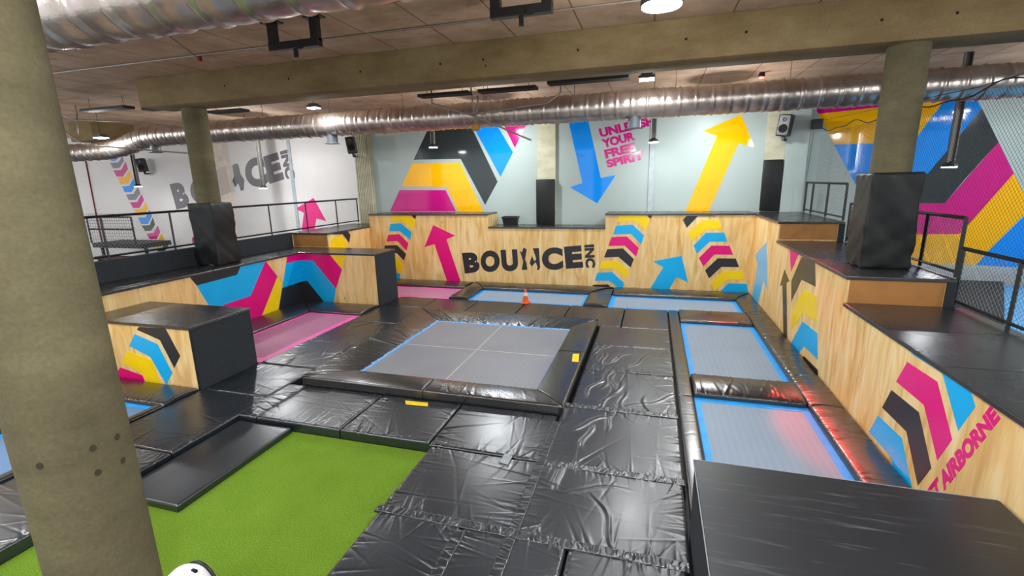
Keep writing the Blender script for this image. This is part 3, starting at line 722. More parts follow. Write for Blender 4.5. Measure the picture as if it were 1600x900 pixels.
# foreground box
t = thing('foam_box', 'large black box with carpeted side and scuffed vinyl top, bottom right foreground', 'box', (1.7, 3.2, FZ))
build('body', MB().box(.50, 2.88, 1.9, 4.45, FZ, .76), M['carpet'], t)
tp = NT('scuffed_vinyl'); v = tp.coord(); sv = tp.coord((1, 1, 1), (0, 0, .6))
scr = tp.n('ShaderNodeTexNoise'); scr.inputs['Scale'].default_value = 2.0; scr.inputs['Detail'].default_value = 9; scr.inputs['Roughness'].default_value = .75
mp = tp.coord((.5, 9, 1), (0, 0, .5)); tp.l(mp, scr.inputs['Vector'])
cc = tp.mix(tp.ramp(scr.outputs['Fac'], [(.56, (0, 0, 0, 1)), (.70, (.6, .6, .6, 1))]), lin('#212429'), lin('#6d7177'))
tp.color(cc); tp.set(.38, spec=.6); tp.bump(tp.noise(v, 90, 3), .06, .003)
build('top', MB().box(.485, 2.9, 1.88, 4.465, .76, .80, .012), tp.m, t)
build('edge_piping', MB().tube([(.487, 1.9, .795), (.487, 4.463, .795), (2.88, 4.463, .795)], .006, 6), M['gaffer'], t)

# ------------------------------------------------------------------ columns and padded wraps
def column(x, y, r, z0, z1, label):
    n = 34; prof = [(r, (z1 - z0) * i / n) for i in range(n + 1)]
    o = build('concrete_column', MB().lathe((x, y, z0), prof, 40), M['colm'], None, auto=40); return tag(o, label, 'column', 'round concrete columns')
column(-3.45, 1.79, .282, FZ, 6.055, 'thick round concrete column in the left foreground')
near_c = bpy.data.objects['concrete_column']
for (px, py) in ((145, 700), (183, 682), (192, 719), (153, 738), (62, 728)):
    d = ray(px, py); ax, ay, rr = -3.45, 1.79, .282
    A_, B_, C_ = d.x ** 2 + d.y ** 2, -2 * (d.x * ax + d.y * ay), ax * ax + ay * ay - rr * rr
    k = (-B_ - math.sqrt(B_ * B_ - 4 * A_ * C_)) / (2 * A_); q = CAM + d * k; n_ = Vector((q.x - ax, q.y - ay, 0)).normalized(); e_ = Vector((0, 0, 1)).cross(n_)
    P = [q + e_ * (.017 * math.cos(a)) + Vector((0, 0, .020 * math.sin(a))) for a in np.linspace(0, 2 * math.pi, 14, endpoint=False)]
    build('tie_hole', MB().poly(P, n_, .004), plain('plug', '#37301f', .9), near_c)
column(-10.99, 9.63, .275, 1.54, 5.415, 'round concrete column under the left end of the beam with a black wrap')
column(3.69, 9.33, .275, 1.97, 5.415, 'round concrete column standing on the right stepped deck with a black wrap')

def wrap(x0, x1, y0, y1, z0, z1, label, seed, flare=0.0):
    rng = random.Random(seed); bm = bmesh.new(); bmesh.ops.create_cube(bm, size=1.0)
    bmesh.ops.bevel(bm, geom=[e for e in bm.edges], offset=.05, segments=3, profile=.5, affect='EDGES')
    bmesh.ops.subdivide_edges(bm, edges=bm.edges[:], cuts=11, use_grid_fill=True)
    ph = [rng.uniform(0, 6) for _ in range(6)]
    for v in bm.verts:
        p = v.co.copy(); zz = (p.z + .5)
        k = 1 + flare * (1 - zz) ** 3
        nrm = Vector((p.x, p.y, 0)); nrm = nrm.normalized() if nrm.length > 1e-6 else nrm
        w = .014 * math.sin(zz * 9 + p.x * 7 + ph[0]) + .016 * math.sin(zz * 23 + p.y * 9 - p.x * 8 + ph[1]) * (1 - zz) ** 1.5 + .007 * math.sin(zz * 31 + p.x * 14 + p.y * 17 + ph[2])
        v.co = Vector(((x0 + x1) / 2 + p.x * (x1 - x0) * k, (y0 + y1) / 2 + p.y * (y1 - y0) * k, z0 + zz * (z1 - z0))) + nrm * w
        v.co.z = max(v.co.z, z0)
    return tag(build('column_wrap', MB().bm(bm), M['wrap'], None, smooth=True), label, 'padded wrap', 'padded column wraps')
wrap(3.33, 4.03, 8.98, 9.66, 1.97, 3.51, 'square black padded wrap around the right column, standing on the middle deck', 3, .04)
wrap(-11.38, -10.62, 9.33, 10.0, 1.545, 3.13, 'square black padded wrap around the middle column behind the left plywood wall', 5, .03)
def wall_pad(x0, x1, z0, z1, y, label, seed):
    return soft_box('wall_pad', x0, x1, y, z0, z1, label, seed)
for (x0, x1, z0, z1, lab) in ((-3.92, -3.26, 2.0, 3.55, 'tall black pad on the concrete pilaster above the middle of the back wall'), (3.16, 3.70, 2.44, 3.97, 'tall black pad on the pilaster in the far right corner')):
    tag(build('wall_pad', MB().box(x0, x1, 16.25, 16.355, z0, z1, .03), M['wrap'], None, auto=40), lab, 'wall pad', 'black pads on the back wall pilasters')

# ------------------------------------------------------------------ murals on the back wall
YW = 16.5
def GW(name, pts, mat, th=.004): return gpoly(name, pts, on_y, YW, NB, M[mat], wall_back, th)
GW('chevron', c6((897, 288), (1185, 288), (1250, 420), (838, 420)), 'm_mag')
GW('chevron', c6((975, 122), (1275, 115), (1421, 420), (1264, 420), (1192, 268), (910, 265)), 'm_yel')
GW('chevron', [(673, 193), (733, 191), (777.5, 284), (758, 320), (719.7, 248), (646.3, 249.7)], 'm_blk')
GW('chevron', [(737, 193), (774, 191), (801.6, 238), (782, 276.4)], 'm_blue')
GW('chevron', [(784, 189), (826, 187), (804.5, 231)], 'm_mag')
GW('arrow', [(885, 175), (916, 174), (938.7, 278), (962, 273.7), (933, 317.5), (890.5, 292.5), (910, 286)], 'm_blue')
GW('arrow', [(1158, 179), (1179, 230), (1154, 224), (1105, 335), (1069, 335), (1120, 212.4), (1099, 204.4)], 'm_yel')
def WQ(*p): return [on_y(q, YW) for q in p]
gtext('lettering', [('UNLEASH', WQ((935, 201), (1021, 181), (1025, 195), (938.5, 215))), ('YOUR', WQ((939, 218), (990, 205), (993, 218.5), (943, 232))),
                    ('FREE', WQ((943.5, 234.5), (991, 222.5), (993.5, 236), (946.5, 248))), ('SPIRIT', WQ((946, 250.5), (1004.5, 234.5), (1006.5, 249), (950, 262.5)))], NB, M['m_mag'], wall_back, .004, .055)
GW('chevron', [(1271, 163), (1480, 147), (1476, 156), (1279, 178)], 'm_mag')
GW('chevron', [(1279, 178), (1476, 156), (1426, 222), (1303, 225)], 'm_yel')
GW('chevron', [(1303, 226), (1426, 223), (1476, 157), (1527, 158), (1534, 170), (1450, 271), (1338, 290)], 'm_blue')
GW('chevron', [(1534, 170), (1560, 222), (1507.5, 280), (1476, 317.5), (1350, 318), (1338, 291), (1450, 271)], 'm_blk')
GW('chevron', [(1560, 222), (1584, 271), (1513, 351), (1499, 365.6), (1378, 366), (1352, 318.5), (1476, 317.5)], 'm_mag')
GW('chevron', [(1584, 271), (1610, 325), (1545, 391), (1525, 413.5), (1400, 412), (1378, 366.5), (1499, 365.6)], 'm_yel')
GW('chevron', [(1611, 327), (1660, 422), (1526, 414), (1545, 391)], 'm_blue')

YL = 17.2
def GF(name, pts, mat, th=.004): return gpoly(name, pts, on_y, YL, NB, M[mat], wall_left, th)
CH = [('m_blue', (690, 75), (745, 58), (740, 90), (715, 108), (685, 100)), ('m_grey', (688, 118), (740, 115), (765, 75), (775, 105), (745, 150), (708, 152)),
      ('m_mag', (710, 165), (758, 162), (785, 110), (800, 155), (768, 205), (728, 203)), ('m_yel', (735, 212), (785, 205), (808, 165), (828, 205), (800, 250), (752, 252)),
      ('m_blue', (763, 265), (808, 262), (835, 210), (848, 255), (822, 302), (780, 302)), ('m_grey', (787, 315), (835, 312), (862, 268), (878, 308), (848, 350), (805, 350)),
      ('m_mag', (812, 365), (858, 362), (885, 312), (900, 350), (872, 400), (832, 400)), ('m_yel', (838, 408), (885, 405), (910, 362), (928, 402), (900, 448), (855, 450)),
      ('m_blue', (862, 460), (910, 458), (935, 410), (950, 450), (925, 500), (882, 500)), ('m_blk', (885, 510), (935, 508), (955, 460), (970, 505), (945, 542), (908, 545)),
      ('m_mag', (915, 560), (960, 555), (985, 510), (1002, 550), (978, 595), (935, 595)), ('m_yel', (940, 605), (985, 605), (1008, 558), (1030, 600), (1005, 645), (960, 645)),
      ('m_blk', (985, 660), (1010, 655), (1035, 605), (1052, 640), (1030, 668), (985, 672))]
for m, *pts in CH: GF('chevron', c5(*pts), m)
GF('arrow', c6((360, 337), (440, 483), (378, 465), (365, 535), (285, 540), (300, 430), (248, 405)), 'g_mag')
GF('poster', [(300, 371), (306, 371), (307, 381), (301, 381)], 'm_mag')
def LQ(*p): return [on_y(q, YL) for q in p]
# the pilaster stands 15 cm proud: its letters sit on its face
gtext('lettering', [('B', LQ((265, 288), (287, 283), (298, 322), (276, 327.5))), ('O', LQ((294, 282), (325, 274), (334, 314), (302, 321))),
                    ('C', LQ((379, 251), (410, 243.5), (421, 288), (388, 296))), ('E', LQ((411, 245), (434, 237.5), (444.5, 280), (421, 287.5)))], NB, M['l_grey'], wall_left, .004, .065)
gtext('lettering', [('INC', LQ((452, 232.5), (462, 278.5), (447, 279.5), (437, 237)))], NB, M['l_grey'], wall_left, .004, .055)
GF('letter', c5((1452, 135), (1470, 122), (1488, 125), (1505, 190), (1528, 225), (1522, 290), (1505, 292), (1490, 245), (1470, 270), (1453, 232), (1462, 200)), 'l_grey')

M['lit_letter'] = glossy_paint('lit_letters', '#b3a5a0', .4)  # the grey letters again, paled by light from the left
for pts in ([(336, 268), (341, 264), (352, 303), (342, 309)], [(341, 263), (353, 259.5), (361, 299), (353, 304)]):
    gpoly('letter', pts, on_y, 17.05, NB, M['lit_letter'], wall_left, .004)
# tie holes of the formwork
for (px, py) in ((451, 123), (563, 112), (688, 100), (755, 93), (903, 78), (1072, 61), (1166, 50), (1378, 31), (1496, 20), (351, 134)):
    q = on_y((px, py), 8.95)
    build('tie_hole', MB().poly([(q.x + .022 * math.cos(a), 8.95, q.z + .022 * math.sin(a)) for a in np.linspace(0, 2 * math.pi, 12, endpoint=False)], (0, -1, 0), .002), M['hole'], beam_o)

# ------------------------------------------------------------------ railings
def railing(label, P, z0, z1, posts, mesh=True, group='black steel railings', w=.04, pitch=.085, mw=.0028, mat_w='wire'):
    """P: list of plan points; posts: parameters of y or x along the straight run"""
    (ax, ay), (bx, by) = P; a = Vector((ax, ay, 0)); b = Vector((bx, by, 0)); L = (b - a).length; d = (b - a).normalized()
    t = thing('railing', label, 'railing', ((ax + bx) / 2, (ay + by) / 2, z0), group)
    build('top_rail', MB().bar(a + Vector((0, 0, z1)), b + Vector((0, 0, z1)), w), M['steel'], t)
    build('bottom_rail', MB().bar(a + Vector((0, 0, z0 + .08)), b + Vector((0, 0, z0 + .08)), w * .8), M['steel'], t)
    for s in posts:
        p = a + d * s; build('post', MB().bar(p + Vector((0, 0, z0)), p + Vector((0, 0, z1)), w), M['steel'], t)
    if mesh:
        mb = MB(); H = z1 - z0 - .08; n = int((L + H) / pitch)
        for i in range(n):
            for sg in (0, 1):
                s0, s1 = i * pitch - H, i * pitch
                h0, h1 = (0, H) if sg == 0 else (H, 0)
                if s0 < 0: h0 += (h1 - h0) * (-s0) / (s1 - s0); s0 = 0
                if s1 > L: h1 = h0 + (h1 - h0) * (L - s0) / (s1 - s0); s1 = L
                if s1 - s0 < .01: continue
                mb.bar(a + d * s0 + Vector((0, 0, z0 + .08 + h0)), a + d * s1 + Vector((0, 0, z0 + .08 + h1)), mw)
        build('mesh_infill', mb, M[mat_w], t)
    return t
XLr = -11.47
railing('long black railing with wire mesh on the kerb behind the left plywood wall', [(XLr, 4.0), (XLr, 16.8)], 2.0, 2.95, [0.3, 1.8, 3.35, 4.9, 6.5, 8.1, 9.75, 11.4, 12.75])
XRr = 4.35
railing('short black railing on the highest right deck near the corner', [(XRr, 13.03), (XRr, 16.2)], 2.42, 3.28, [0, 1.25, 2.5, 3.15], mesh=False)
railing('black railing behind the right column on the middle deck', [(XRr, 8.42), (XRr, 12.7)], 1.97, 2.84, [0, 1.0, 2.3, 3.4, 4.25])
railing('black railing on the lowest right deck at the right edge', [(XRr, 3.0), (XRr, 8.36)], 1.55, 2.41, [1.4, 2.8, 4.19, 5.34])

# net on the right
t = thing('safety_net', 'large black safety net hanging from a cable in front of the right murals', 'net', (4.5, 10, .4))
mb = MB(); a_y, b_y, z0n, z1n = 2.5, 15.95, .2, 4.6; p_ = .105; H = z1n - z0n; L = b_y - a_y; p_ = .072
for i in range(int((L + H) / p_)):
    for sg in (0, 1):
        s0, s1 = i * p_ - H, i * p_; h0, h1 = (0, H) if sg == 0 else (H, 0)
        if s0 < 0: h0 += (h1 - h0) * (-s0) / (s1 - s0); s0 = 0
        if s1 > L: h1 = h0 + (h1 - h0) * (L - s0) / (s1 - s0); s1 = L
        if s1 - s0 > .01: mb.bar((4.5, a_y + s0, z0n + h0), (4.5, a_y + s1, z0n + h1), .003)
build('netting', mb, M['netcord'], t)
rope = [(4.5, y, 4.63 + .05 * math.sin((y - 2.5) * 2.4) - .03 * math.sin(y * 5) + .025 * max(0, y - 12)) for y in np.linspace(2.5, 16.3, 70)]
build('gathered_rope', MB().tube(rope, .012, 6), M['netcord'], t)
build('top_cable', MB().tube([(4.5, 2.5, 4.78), (4.5, 9, 4.70), (4.5, 16.3, 5.0)], .006, 6), M['netcord'], t)
t = thing('winch_box', 'small dark winch box high in the far right corner at the net cable end', 'winch', (4.42, 16.1, 4.8))
build('housing', MB().box(4.3, 4.55, 16.02, 16.25, 4.78, 5.05, .01), M['steel'], t)
build('drop_cord', MB().tube([(4.36, 16.1, 4.78), (4.33, 16.1, 4.0), (4.3, 16.1, 3.3), (4.32, 16.1, 2.45)], .006, 5), M['netcord'], t)

# ------------------------------------------------------------------ ceiling services
def duct(label, path, r, pitch):
    P = [Vector(p) for p in path]; pts = []; rad = []
    tot = 0
    for i in range(len(P) - 1):
        L = (P[i + 1] - P[i]).length; n = max(2, int(L / .028))
        for k in range(n):
            p = P[i].lerp(P[i + 1], k / n); s = tot + L * k / n
            rr = r[i] + (r[i + 1] - r[i]) * k / n
            m = (s / pitch) % 1.0; rib = math.exp(-((m - .5) / .07) ** 2) * .034
            pts.append(p); rad.append(rr + rib - .018 * math.sin(m * math.pi) ** 2 + .006 * math.sin(s * 5.1))
        tot += L
    pts.append(P[-1]); rad.append(r[-1])
    # rotation-minimising tube
    t = thing('air_duct', label, 'duct', P[len(P) // 2][:], 'silver air ducts')
    build('duct_tube', MB().tube(pts, rad, 36), M['foil'], t, smooth=True)
    return t
dp = [(14, 12.5, 5.25), (-15.8, 12.5, 5.25), (-16.5, 12.47, 5.2), (-17.0, 12.4, 5.06), (-17.4, 12.3, 4.92), (-17.9, 12.2, 4.83), (-18.6, 12.15, 4.8), (-24, 12.1, 4.8)]
big = duct('long silver foil duct crossing behind the concrete beam with an elbow at the left', dp, [.335] * 3 + [.32, .30, .29, .28, .28], .36)
for x in (-9.2, -.52, -16.2):
    build('outlet', MB().lathe((x, 12.5, 4.70), [(.22, 0), (.20, .01), (.16, .03), (.155, .26), (.17, .30)], 24), M['lampbody'], big, auto=40)
for x in np.arange(-14, 13, 2.4):
    build('hanger', MB().tube([(x, 12.5, 5.57), (x, 12.5, 6.06)], .006, 6), M['steel'], big)
d2 = duct('silver foil duct in front of the beam at the top left corner', [(-12, 4.45, 5.62), (1.2, 4.45, 5.62)], [.42, .42], .55)
for x in (-11, -8, -5, -2): build('hanger', MB().tube([(x, 4.45, 6.0), (x, 4.45, 6.06)], .01, 6), M['steel'], d2)

def bracket(x0, x1, y, label):
    t = thing('ceiling_bracket', label, 'bracket', ((x0 + x1) / 2, y, 5.7), 'black U-shaped ceiling brackets')
    xm = (x0 + x1) / 2
    for x in (x0, x1):
        build('ceiling_plate', MB().box(x - .16, x + .16, y - .07, y + .07, 6.03, 6.055), M['steel'], t)
        build('hanger', MB().box(x - .07, x + .07, y - .05, y + .05, 5.70, 6.03, .008), M['steel'], t)
    build('crossbar', MB().box(x0 - .07, x1 + .07, y - .06, y + .06, 5.62, 5.74, .008), M['steel'], t)
    build('hook', MB().box(xm - .03, xm + .03, y - .02, y + .02, 5.50, 5.62).box(xm + .08, xm + .18, y - .07, y - .05, 5.60, 5.70), M['steel'], t)
bracket(-5.95, -5.15, 6.85, 'black U-shaped bracket under the ceiling left of centre')
bracket(-2.12, -1.42, 6.62, 'black U-shaped bracket cut by the top edge of the photo')

def heater(a, b, y, z, label, tilt=.05, mat='heater'):
    t = thing('heater_panel', label, 'ceiling panel', ((a + b) / 2, y, z), 'dark ceiling panels')
    build('panel', MB().box(a, b, y - .16, y + .16, z, z + .07, .01), M[mat], t)
    build('edge_strip', MB().box(a + .03, b - .03, y - .165, y - .155, z + .005, z + .03), M['steel'], t)
    build('suspension', MB().tube([(a + .2, y, z + .07), (a + .2, y, 6.05)], .006, 5).tube([(b - .2, y, z + .07), (b - .2, y, 6.05)], .006, 5), M['steel'], t)
heater(-5.75, -4.40, 11.5, 5.60, 'dark flat ceiling panel left of centre above the silver duct')
heater(-4.15, -2.72, 11.5, 5.60, 'dark flat ceiling panel in the middle above the silver duct')
heater(-2.45, -.62, 11.5, 5.66, 'dark flat ceiling panel right of the middle one above the silver duct')
heater(-12.6, -11.35, 11.6, 5.63, 'dark flat ceiling panel just right of the middle column')
heater(-15.6, -13.9, 10.2, 5.68, 'dark flat ceiling panel in the top left between the columns, left one')
heater(-13.8, -12.4, 10.6, 5.66, 'dark flat ceiling panel beside the left end of the beam')
# conduits
def conduit(name, label, cat, paths, r, mat):
    mb = MB()
    for p in paths: mb.tube(p, r, 8)
    return tag(build(name, mb, M[mat], None, smooth=True), label, cat)
def cz(p, z): return tuple(on_z(p, z))
def cyp(p, y): return tuple(on_y(p, y))
conduit('conduit', 'pale bent conduit pipes in front of the duct near the middle', 'pipe',
        [[cyp((675, 162), 11.75), cyp((740, 181), 11.75), cyp((830, 219), 11.75)], [cyp((740, 180), 11.72), cyp((752, 176), 11.72), cyp((855, 161), 11.72), cyp((876, 145), 11.72)],
         [cyp((746, 150), 11.7), cyp((747, 160), 11.7), cyp((745, 175), 11.7), cyp((736, 179), 11.7)], [cyp((675, 162), 11.75), cyp((675, 162), 11.75)[:2] + (6.055,)], [cyp((876, 145), 11.72), cyp((876, 145), 11.72)[:2] + (6.055,)]], .022, 'conduit')
conduit('conduit', 'thin straight conduit running along the ceiling in front of the beam', 'pipe', [[(-14, 7.84, 6.03), (12, 7.84, 6.03)]], .018, 'conduit')
conduit('conduit', 'pale conduit frame under the ceiling left of the middle column', 'pipe',
        [[cyp((95, 178), 10.8), cyp((118, 188), 10.8), cyp((200, 190), 10.8), cyp((285, 200), 10.8)], [cyp((120, 178), 10.9), cyp((121, 212), 10.9)], [cyp((100, 205), 11.2), cyp((130, 226), 11.2), cyp((200, 232), 11.2), cyp((300, 240), 11.2)], [cyp((95, 178), 10.8), cyp((95, 178), 10.8)[:2] + (6.055,)], [cyp((120, 178), 10.9), cyp((120, 178), 10.9)[:2] + (6.055,)], [cyp((100, 205), 11.2), cyp((100, 205), 11.2)[:2] + (6.055,)]], .02, 'conduit')
conduit('sprinkler_pipe', 'thin dark red pipe on the far left white wall', 'pipe', [[tuple(on_y((134, 252), 17.175)), tuple(on_y((152, 345), 17.175)), tuple(on_y((160, 380), 17.175))]], .03, 'redpipe')
conduit('safety_cable', 'thin cable slung from the ceiling down to the left lamps', 'cable', [[cz((210, 35), 6.04), cz((254, 48), 5.95), cz((312, 92), 6.0)]], .006, 'steel')
conduit('safety_cable', 'thin slack cable crossing the beam near the top centre', 'cable', [[cz((735, 0), 6.0), cyp((715, 40), 8.6), cyp((690, 92), 8.9), cyp((645, 155), 10.5)]], .004, 'conduit')
for (p, z, lab) in (((254, 48), 5.95, 'small dark cable clip under the ceiling, top left'), ((312, 92), 5.97, 'small red cable clip under the ceiling left of the beam')):
    q = on_z(p, z); tag(build('cable_clip', MB().box(q.x - .03, q.x + .03, q.y - .03, q.y + .03, z - .04, 6.055, .005), M['redpipe'] if 'red' in lab else M['steel'], None), lab, 'clip')
t = thing('hanging_block', 'ochre wooden block hanging at the duct below the bent conduits', 'block', cyp((743, 202), 11.9))
q = on_y((743, 200), 11.9)
build('block', MB().box(q.x - .09, q.x + .09, q.y - .09, q.y + .09, q.z - .06, q.z + .10, .03), M['ochre'], t)
build('strap', MB().bar((q.x, q.y, q.z + .1), (q.x - .05, q.y - .12, 5.9), .03), M['conduit'], t)

# pole lamps near the walls
def pole_lamp(p_top, p_bot, y, label, watts=16):
    q = on_y(p_bot, y); x, z = q.x, q.z
    t = thing('pole_lamp', label, 'lamp', (x, y, z), 'lamps on ceiling poles')
    build('pole', MB().box(x - .07, x - .05, y - .05, y + .05, z + .08, 6.055).box(x + .05, x + .07, y - .05, y + .05, z + .08, 6.055).box(x - .07, x + .07, y + .03, y + .05, z + .08, 6.055), M['galv'], t)
    build('head', MB().lathe((x, y, z), [(.16, .02), (.15, .05), (.09, .11), (.05, .14)], 20), M['steel'], t, auto=35)
    build('lens', MB().lathe((x, y, z), [(.14, 0), (.14, .025)], 20), M['lens'], t)
    lamp_light(t, (x, y, z - .02), watts, .26)
pole_lamp((677, 208), (677, 231), 15.2, 'pole lamp in front of the black and blue mural, left of the middle')
pole_lamp((1021, 190), (1021, 223), 15.2, 'pole lamp beside the pink wall slogan')
pole_lamp((412, 262), (412, 295), 15.5, 'pole lamp in front of the grey wall lettering on the left')
pole_lamp((215, 240), (216, 292), 15.5, 'pole lamp beside the wall chevrons on the far left')
pole_lamp((1493, 168), (1483, 262), 13.6, 'pole lamp in front of the right murals behind the net', 30)

# red stage lamp over the duct
q = on_z((1190, 121), 5.93)
t = thing('red_lamp', 'small glowing red lamp on the ceiling above the right part of the duct', 'lamp', (q.x, q.y, 5.9))
build('body', MB().lathe((q.x, q.y, 5.94), [(.07, 0), (.08, .05), (.06, .115)], 18), M['steel'], t, auto=35)
build('lens', MB().lathe((q.x, q.y, 5.9), [(.03, 0), (.055, .015), (.06, .045)], 18), M['red'], t)
for (aim, w) in (((2.72, 7.1, 0), 2600), ((1.8, 12.5, 0), 2200)):
    L = bpy.data.lights.new('red_light', 'SPOT'); L.energy = w; L.color = (1, .03, .02); L.spot_size = math.radians(13); L.spot_blend = .6; L.shadow_soft_size = .05
    o = bpy.data.objects.new('red_light', L); col.objects.link(o); o.parent = t
    o.location = (0, 0, -.03); o.rotation_euler = (Vector(aim) - Vector((q.x, q.y, 5.87))).to_track_quat('-Z', 'Y').to_euler()

# speakers
def speaker(p, y, yaw, label, side=1):
    q = on_y(p, y)
    t = thing('loudspeaker', label, 'loudspeaker', q[:], 'black wall loudspeakers')
    t.rotation_euler = (0, .12 * side, yaw)
    t['_org'] = (0, 0, 0)
    build('cabinet', MB().box(-.17, .17, -.16, .14, -.30, .30, .03), M['steel'], t)
    cb = t.children[0]
    cb['_org'] = (0, 0, 0)
    build('woofer', MB().lathe((0, 0, 0), [(.12, 0), (.11, .02), (.05, .01)], 20), M['hole'], cb).matrix_local = Matrix.Translation((0, -.16, -.09)) @ Matrix.Rotation(math.pi / 2, 4, 'X')
    build('tweeter', MB().lathe((0, 0, 0), [(.06, 0), (.05, .02), (.02, .01)], 16), M['lampbody'], cb).matrix_local = Matrix.Translation((0, -.16, .16)) @ Matrix.Rotation(math.pi / 2, 4, 'X')
    build('bracket', MB().box(-.05, .05, .10, .40, -.42, -.36).box(-.04, .04, .0, .08, -.40, -.28), M['steel'], t)
    t['_org'] = q[:]
speaker((1227, 196), 16.0, -.5, 'black loudspeaker in the far right corner above the wall pad')
speaker((549, 227), 16.0, .5, 'black loudspeaker beside the ribbed corner post, left of the middle', -1)
speaker((222, 258), 16.85, .6, 'black loudspeaker on the far left white wall beside the chevrons', -1)

# ------------------------------------------------------------------ small things
# traffic cone
cx, cyy, cz0 = -3.47, 12.96, .0
t = thing('traffic_cone', 'orange traffic cone with a white band in front of the far blue trampoline', 'cone', (cx, cyy, cz0))
build('base', MB().box(cx - .13, cx + .13, cyy - .13, cyy + .13, cz0 + .0, cz0 + .035, .012), M['cone'], t)
bd = build('body', MB().lathe((cx, cyy, cz0 + .03), [(.095, 0), (.085, .05), (.03, .37), (.022, .385)], 24), M['cone'], t, auto=40)
build('band', MB().lathe((cx, cyy, cz0 + .03), [(.0625, .20), (.0645, .20), (.0475, .29), (.0455, .29)], 24), M['cloth'], bd, auto=40)
# bin on the back ledge
q = on_y((798, 350), 16.0)
t = thing('storage_bin', 'small black bin standing on the lower middle ledge of the back wall', 'bin', (q.x, 16.0, 2.0))
x, y = q.x, 16.0
V = [(x - .22, y - .14, 2.0), (x + .22, y - .14, 2.0), (x + .22, y + .14, 2.0), (x - .22, y + .14, 2.0), (x - .27, y - .17, 2.29), (x + .27, y - .17, 2.29), (x + .27, y + .17, 2.29), (x - .27, y + .17, 2.29)]
V += [(x - .25, y - .15, 2.29), (x + .25, y - .15, 2.29), (x + .25, y + .15, 2.29), (x - .25, y + .15, 2.29), (x - .2, y - .12, 2.03), (x + .2, y - .12, 2.03), (x + .2, y + .12, 2.03), (x - .2, y + .12, 2.03)]
F = [(3, 2, 1, 0)] + [(i, (i + 1) % 4, 4 + (i + 1) % 4, 4 + i) for i in range(4)] + [(4 + i, 4 + (i + 1) % 4, 8 + (i + 1) % 4, 8 + i) for i in range(4)] + [(8 + i, 8 + (i + 1) % 4, 12 + (i + 1) % 4, 12 + i) for i in range(4)] + [(12, 13, 14, 15)]
build('tub', MB().add(V, F), M['wrap'], t)
r_ = MB().box(x - .28, x + .28, y - .185, y - .165, 2.25, 2.30).box(x - .28, x + .28, y + .165, y + .185, 2.25, 2.30).box(x - .285, x - .265, y - .185, y + .185, 2.25, 2.30).box(x + .265, x + .285, y - .185, y + .185, 2.25, 2.30)
build('rim', r_, M['steel'], t)
# yellow labels
def flat(name, pts, z, th, mat, label, cat, group=None):
    P = [on_z(p, z) for p in pts]; return tag(build(name, MB().poly(P, (0, 0, 1), th), M[mat], None), label, cat, group)
flat('warning_label', [(633, 626), (669, 629.5), (668, 635), (634, 632)], .004, .004, 'tape', 'yellow warning label on the mat in front of the raised trampoline', 'label', 'yellow labels')
flat('warning_label', [(895, 553), (905, 553), (904, 566), (893.5, 565)], .165, .004, 'tape', 'yellow warning label on the right pad of the raised trampoline', 'label', 'yellow labels')
flat('warning_label', [(600, 518), (612, 508.5), (619, 510), (607, 520)], .012, .004, 'tape', 'yellow warning label on the mat left of the raised trampoline', 'label', 'yellow labels')
tag(soft('tape_scrap', *[tuple(on_z(p, .01)[:2]) for p in ((780, 722), (794, 726), (801, 712), (789, 707))], .016, .001, M['gaffer'], None, 901, crease=.012, ncrease=40, res=.012, edge=.01),
    'crumpled scrap of grey tape on the mat beside the turf', 'tape')
# helmet-like shell at the bottom edge
hx, hy, hz = -3.83, 2.52, -.15
t = thing('helmet', 'white rounded helmet with black trim at the bottom edge right of the foreground column', 'helmet', (hx, hy, hz))
mb = MB(); V = []; F = []; nu, nv = 32, 14
for j in range(nv + 1):
    ph = math.pi / 2 * j / nv
    for i in range(nu):
        th = 2 * math.pi * i / nu; r = math.cos(ph) ** .8 if j < nv else 0.0
        ridge = 1 + .03 * math.cos(th * 5)
        V.append((hx + .27 * r * math.cos(th) * ridge, hy + .23 * r * math.sin(th) * ridge, hz + .35 * math.sin(ph) + .04 * math.cos(th - 2.3) * math.cos(ph)))
V = [(x, y, max(z, hz)) for x, y, z in V]
F = [(j * nu + i, j * nu + (i + 1) % nu, (j + 1) * nu + (i + 1) % nu, (j + 1) * nu + i) for j in range(nv) for i in range(nu)]
build('shell', mb.add(V, F), M['white'], t, smooth=True)
arc = [(hx + .25 * math.cos(a) * .9, hy + .12 + .02 * math.sin(a), hz + .325 * math.sin(a)) for a in np.linspace(.12, math.pi - .12, 24)]
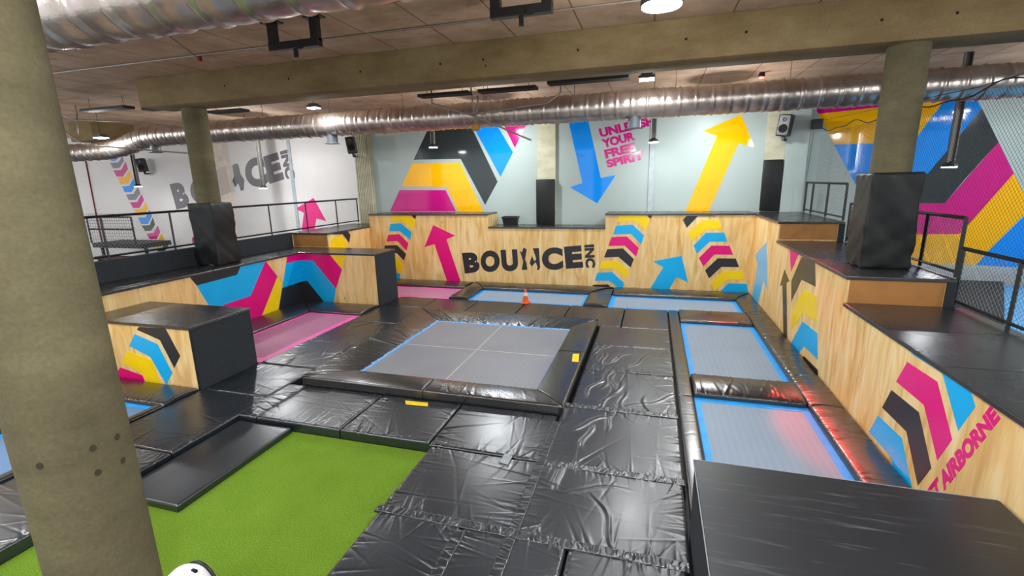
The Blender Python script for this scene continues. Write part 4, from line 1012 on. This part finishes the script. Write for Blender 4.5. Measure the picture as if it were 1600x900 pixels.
build('trim', MB().tube(arc, .016, 8), M['steel'], t, smooth=True)
build('vent', MB().box(hx + .03, hx + .09, hy + .03, hy + .06, hz + .27, hz + .352, .01), M['hole'], t)

# far left: raised cage platform with mesh, benches below
t = thing('cage_platform', 'small black framed platform with mesh sides on the far left behind the railing', 'platform', (-22.5, 15.4, FZ))
x0, x1, y0, y1 = -24.6, -21.6, 15.2, 16.6
build('slab', MB().box(x0, x1, y0, y1, .95, 1.15), M['heater'], t)
for x in (x0 + .05, x1 - .2):
    build('leg', MB().box(x - .05, x + .05, y0 + .3, y0 + .4, FZ, .95), M['steel'], t)
for x in (x0, x1 - .25): build('post', MB().bar((x, y0, 1.15), (x, y0, 2.35), .06), M['steel'], t)
for z in (2.33, 1.8): build('rail', MB().bar((x0, y0, z), (x1 - .25, y0, z), .05), M['steel'], t)
mb = MB()
for x in np.arange(x0, x1 - .3, .14): mb.bar((x, y0 + .02, 1.15), (x, y0 + .02, 2.5), .008)
for z in np.arange(1.2, 2.5, .14): mb.bar((x0, y0 + .02, z), (x1 - .3, y0 + .02, z), .008)
build('mesh', mb, M['steel'], t)
for (xa, xb, z, lab) in ((-24.0, -21.9, .35, 'dark red bench under the caged platform on the far left, upper one'), (-24.0, -21.6, .0, 'dark red bench under the caged platform on the far left, lower one')):
    t = thing('bench', lab, 'bench', ((xa + xb) / 2, 14.2, FZ), 'dark red benches')
    yb = 14.2 if z < .2 else 14.8
    build('seat', MB().box(xa, xb, yb, yb + .4, z + .12, z + .26, .01), M['darkred'], t)
    for x in (xa + .15, xb - .15): build('leg', MB().box(x - .05, x + .05, yb + .05, yb + .35, FZ, z + .12), M['steel'], t)
t = thing('floor_cushion', 'low grey cushion on the floor seen through the left railing', 'cushion', (-19.3, 14.6, FZ))
build('cushion', MB().box(-20.2, -18.6, 14.4, 15.1, FZ, .05, .04), M['heater'], t)
build('strap', MB().box(-19.5, -19.4, 14.39, 15.11, FZ + .01, .055), M['steel'], t)

for o in bpy.data.objects:
    if '_org' in o: del o['_org']
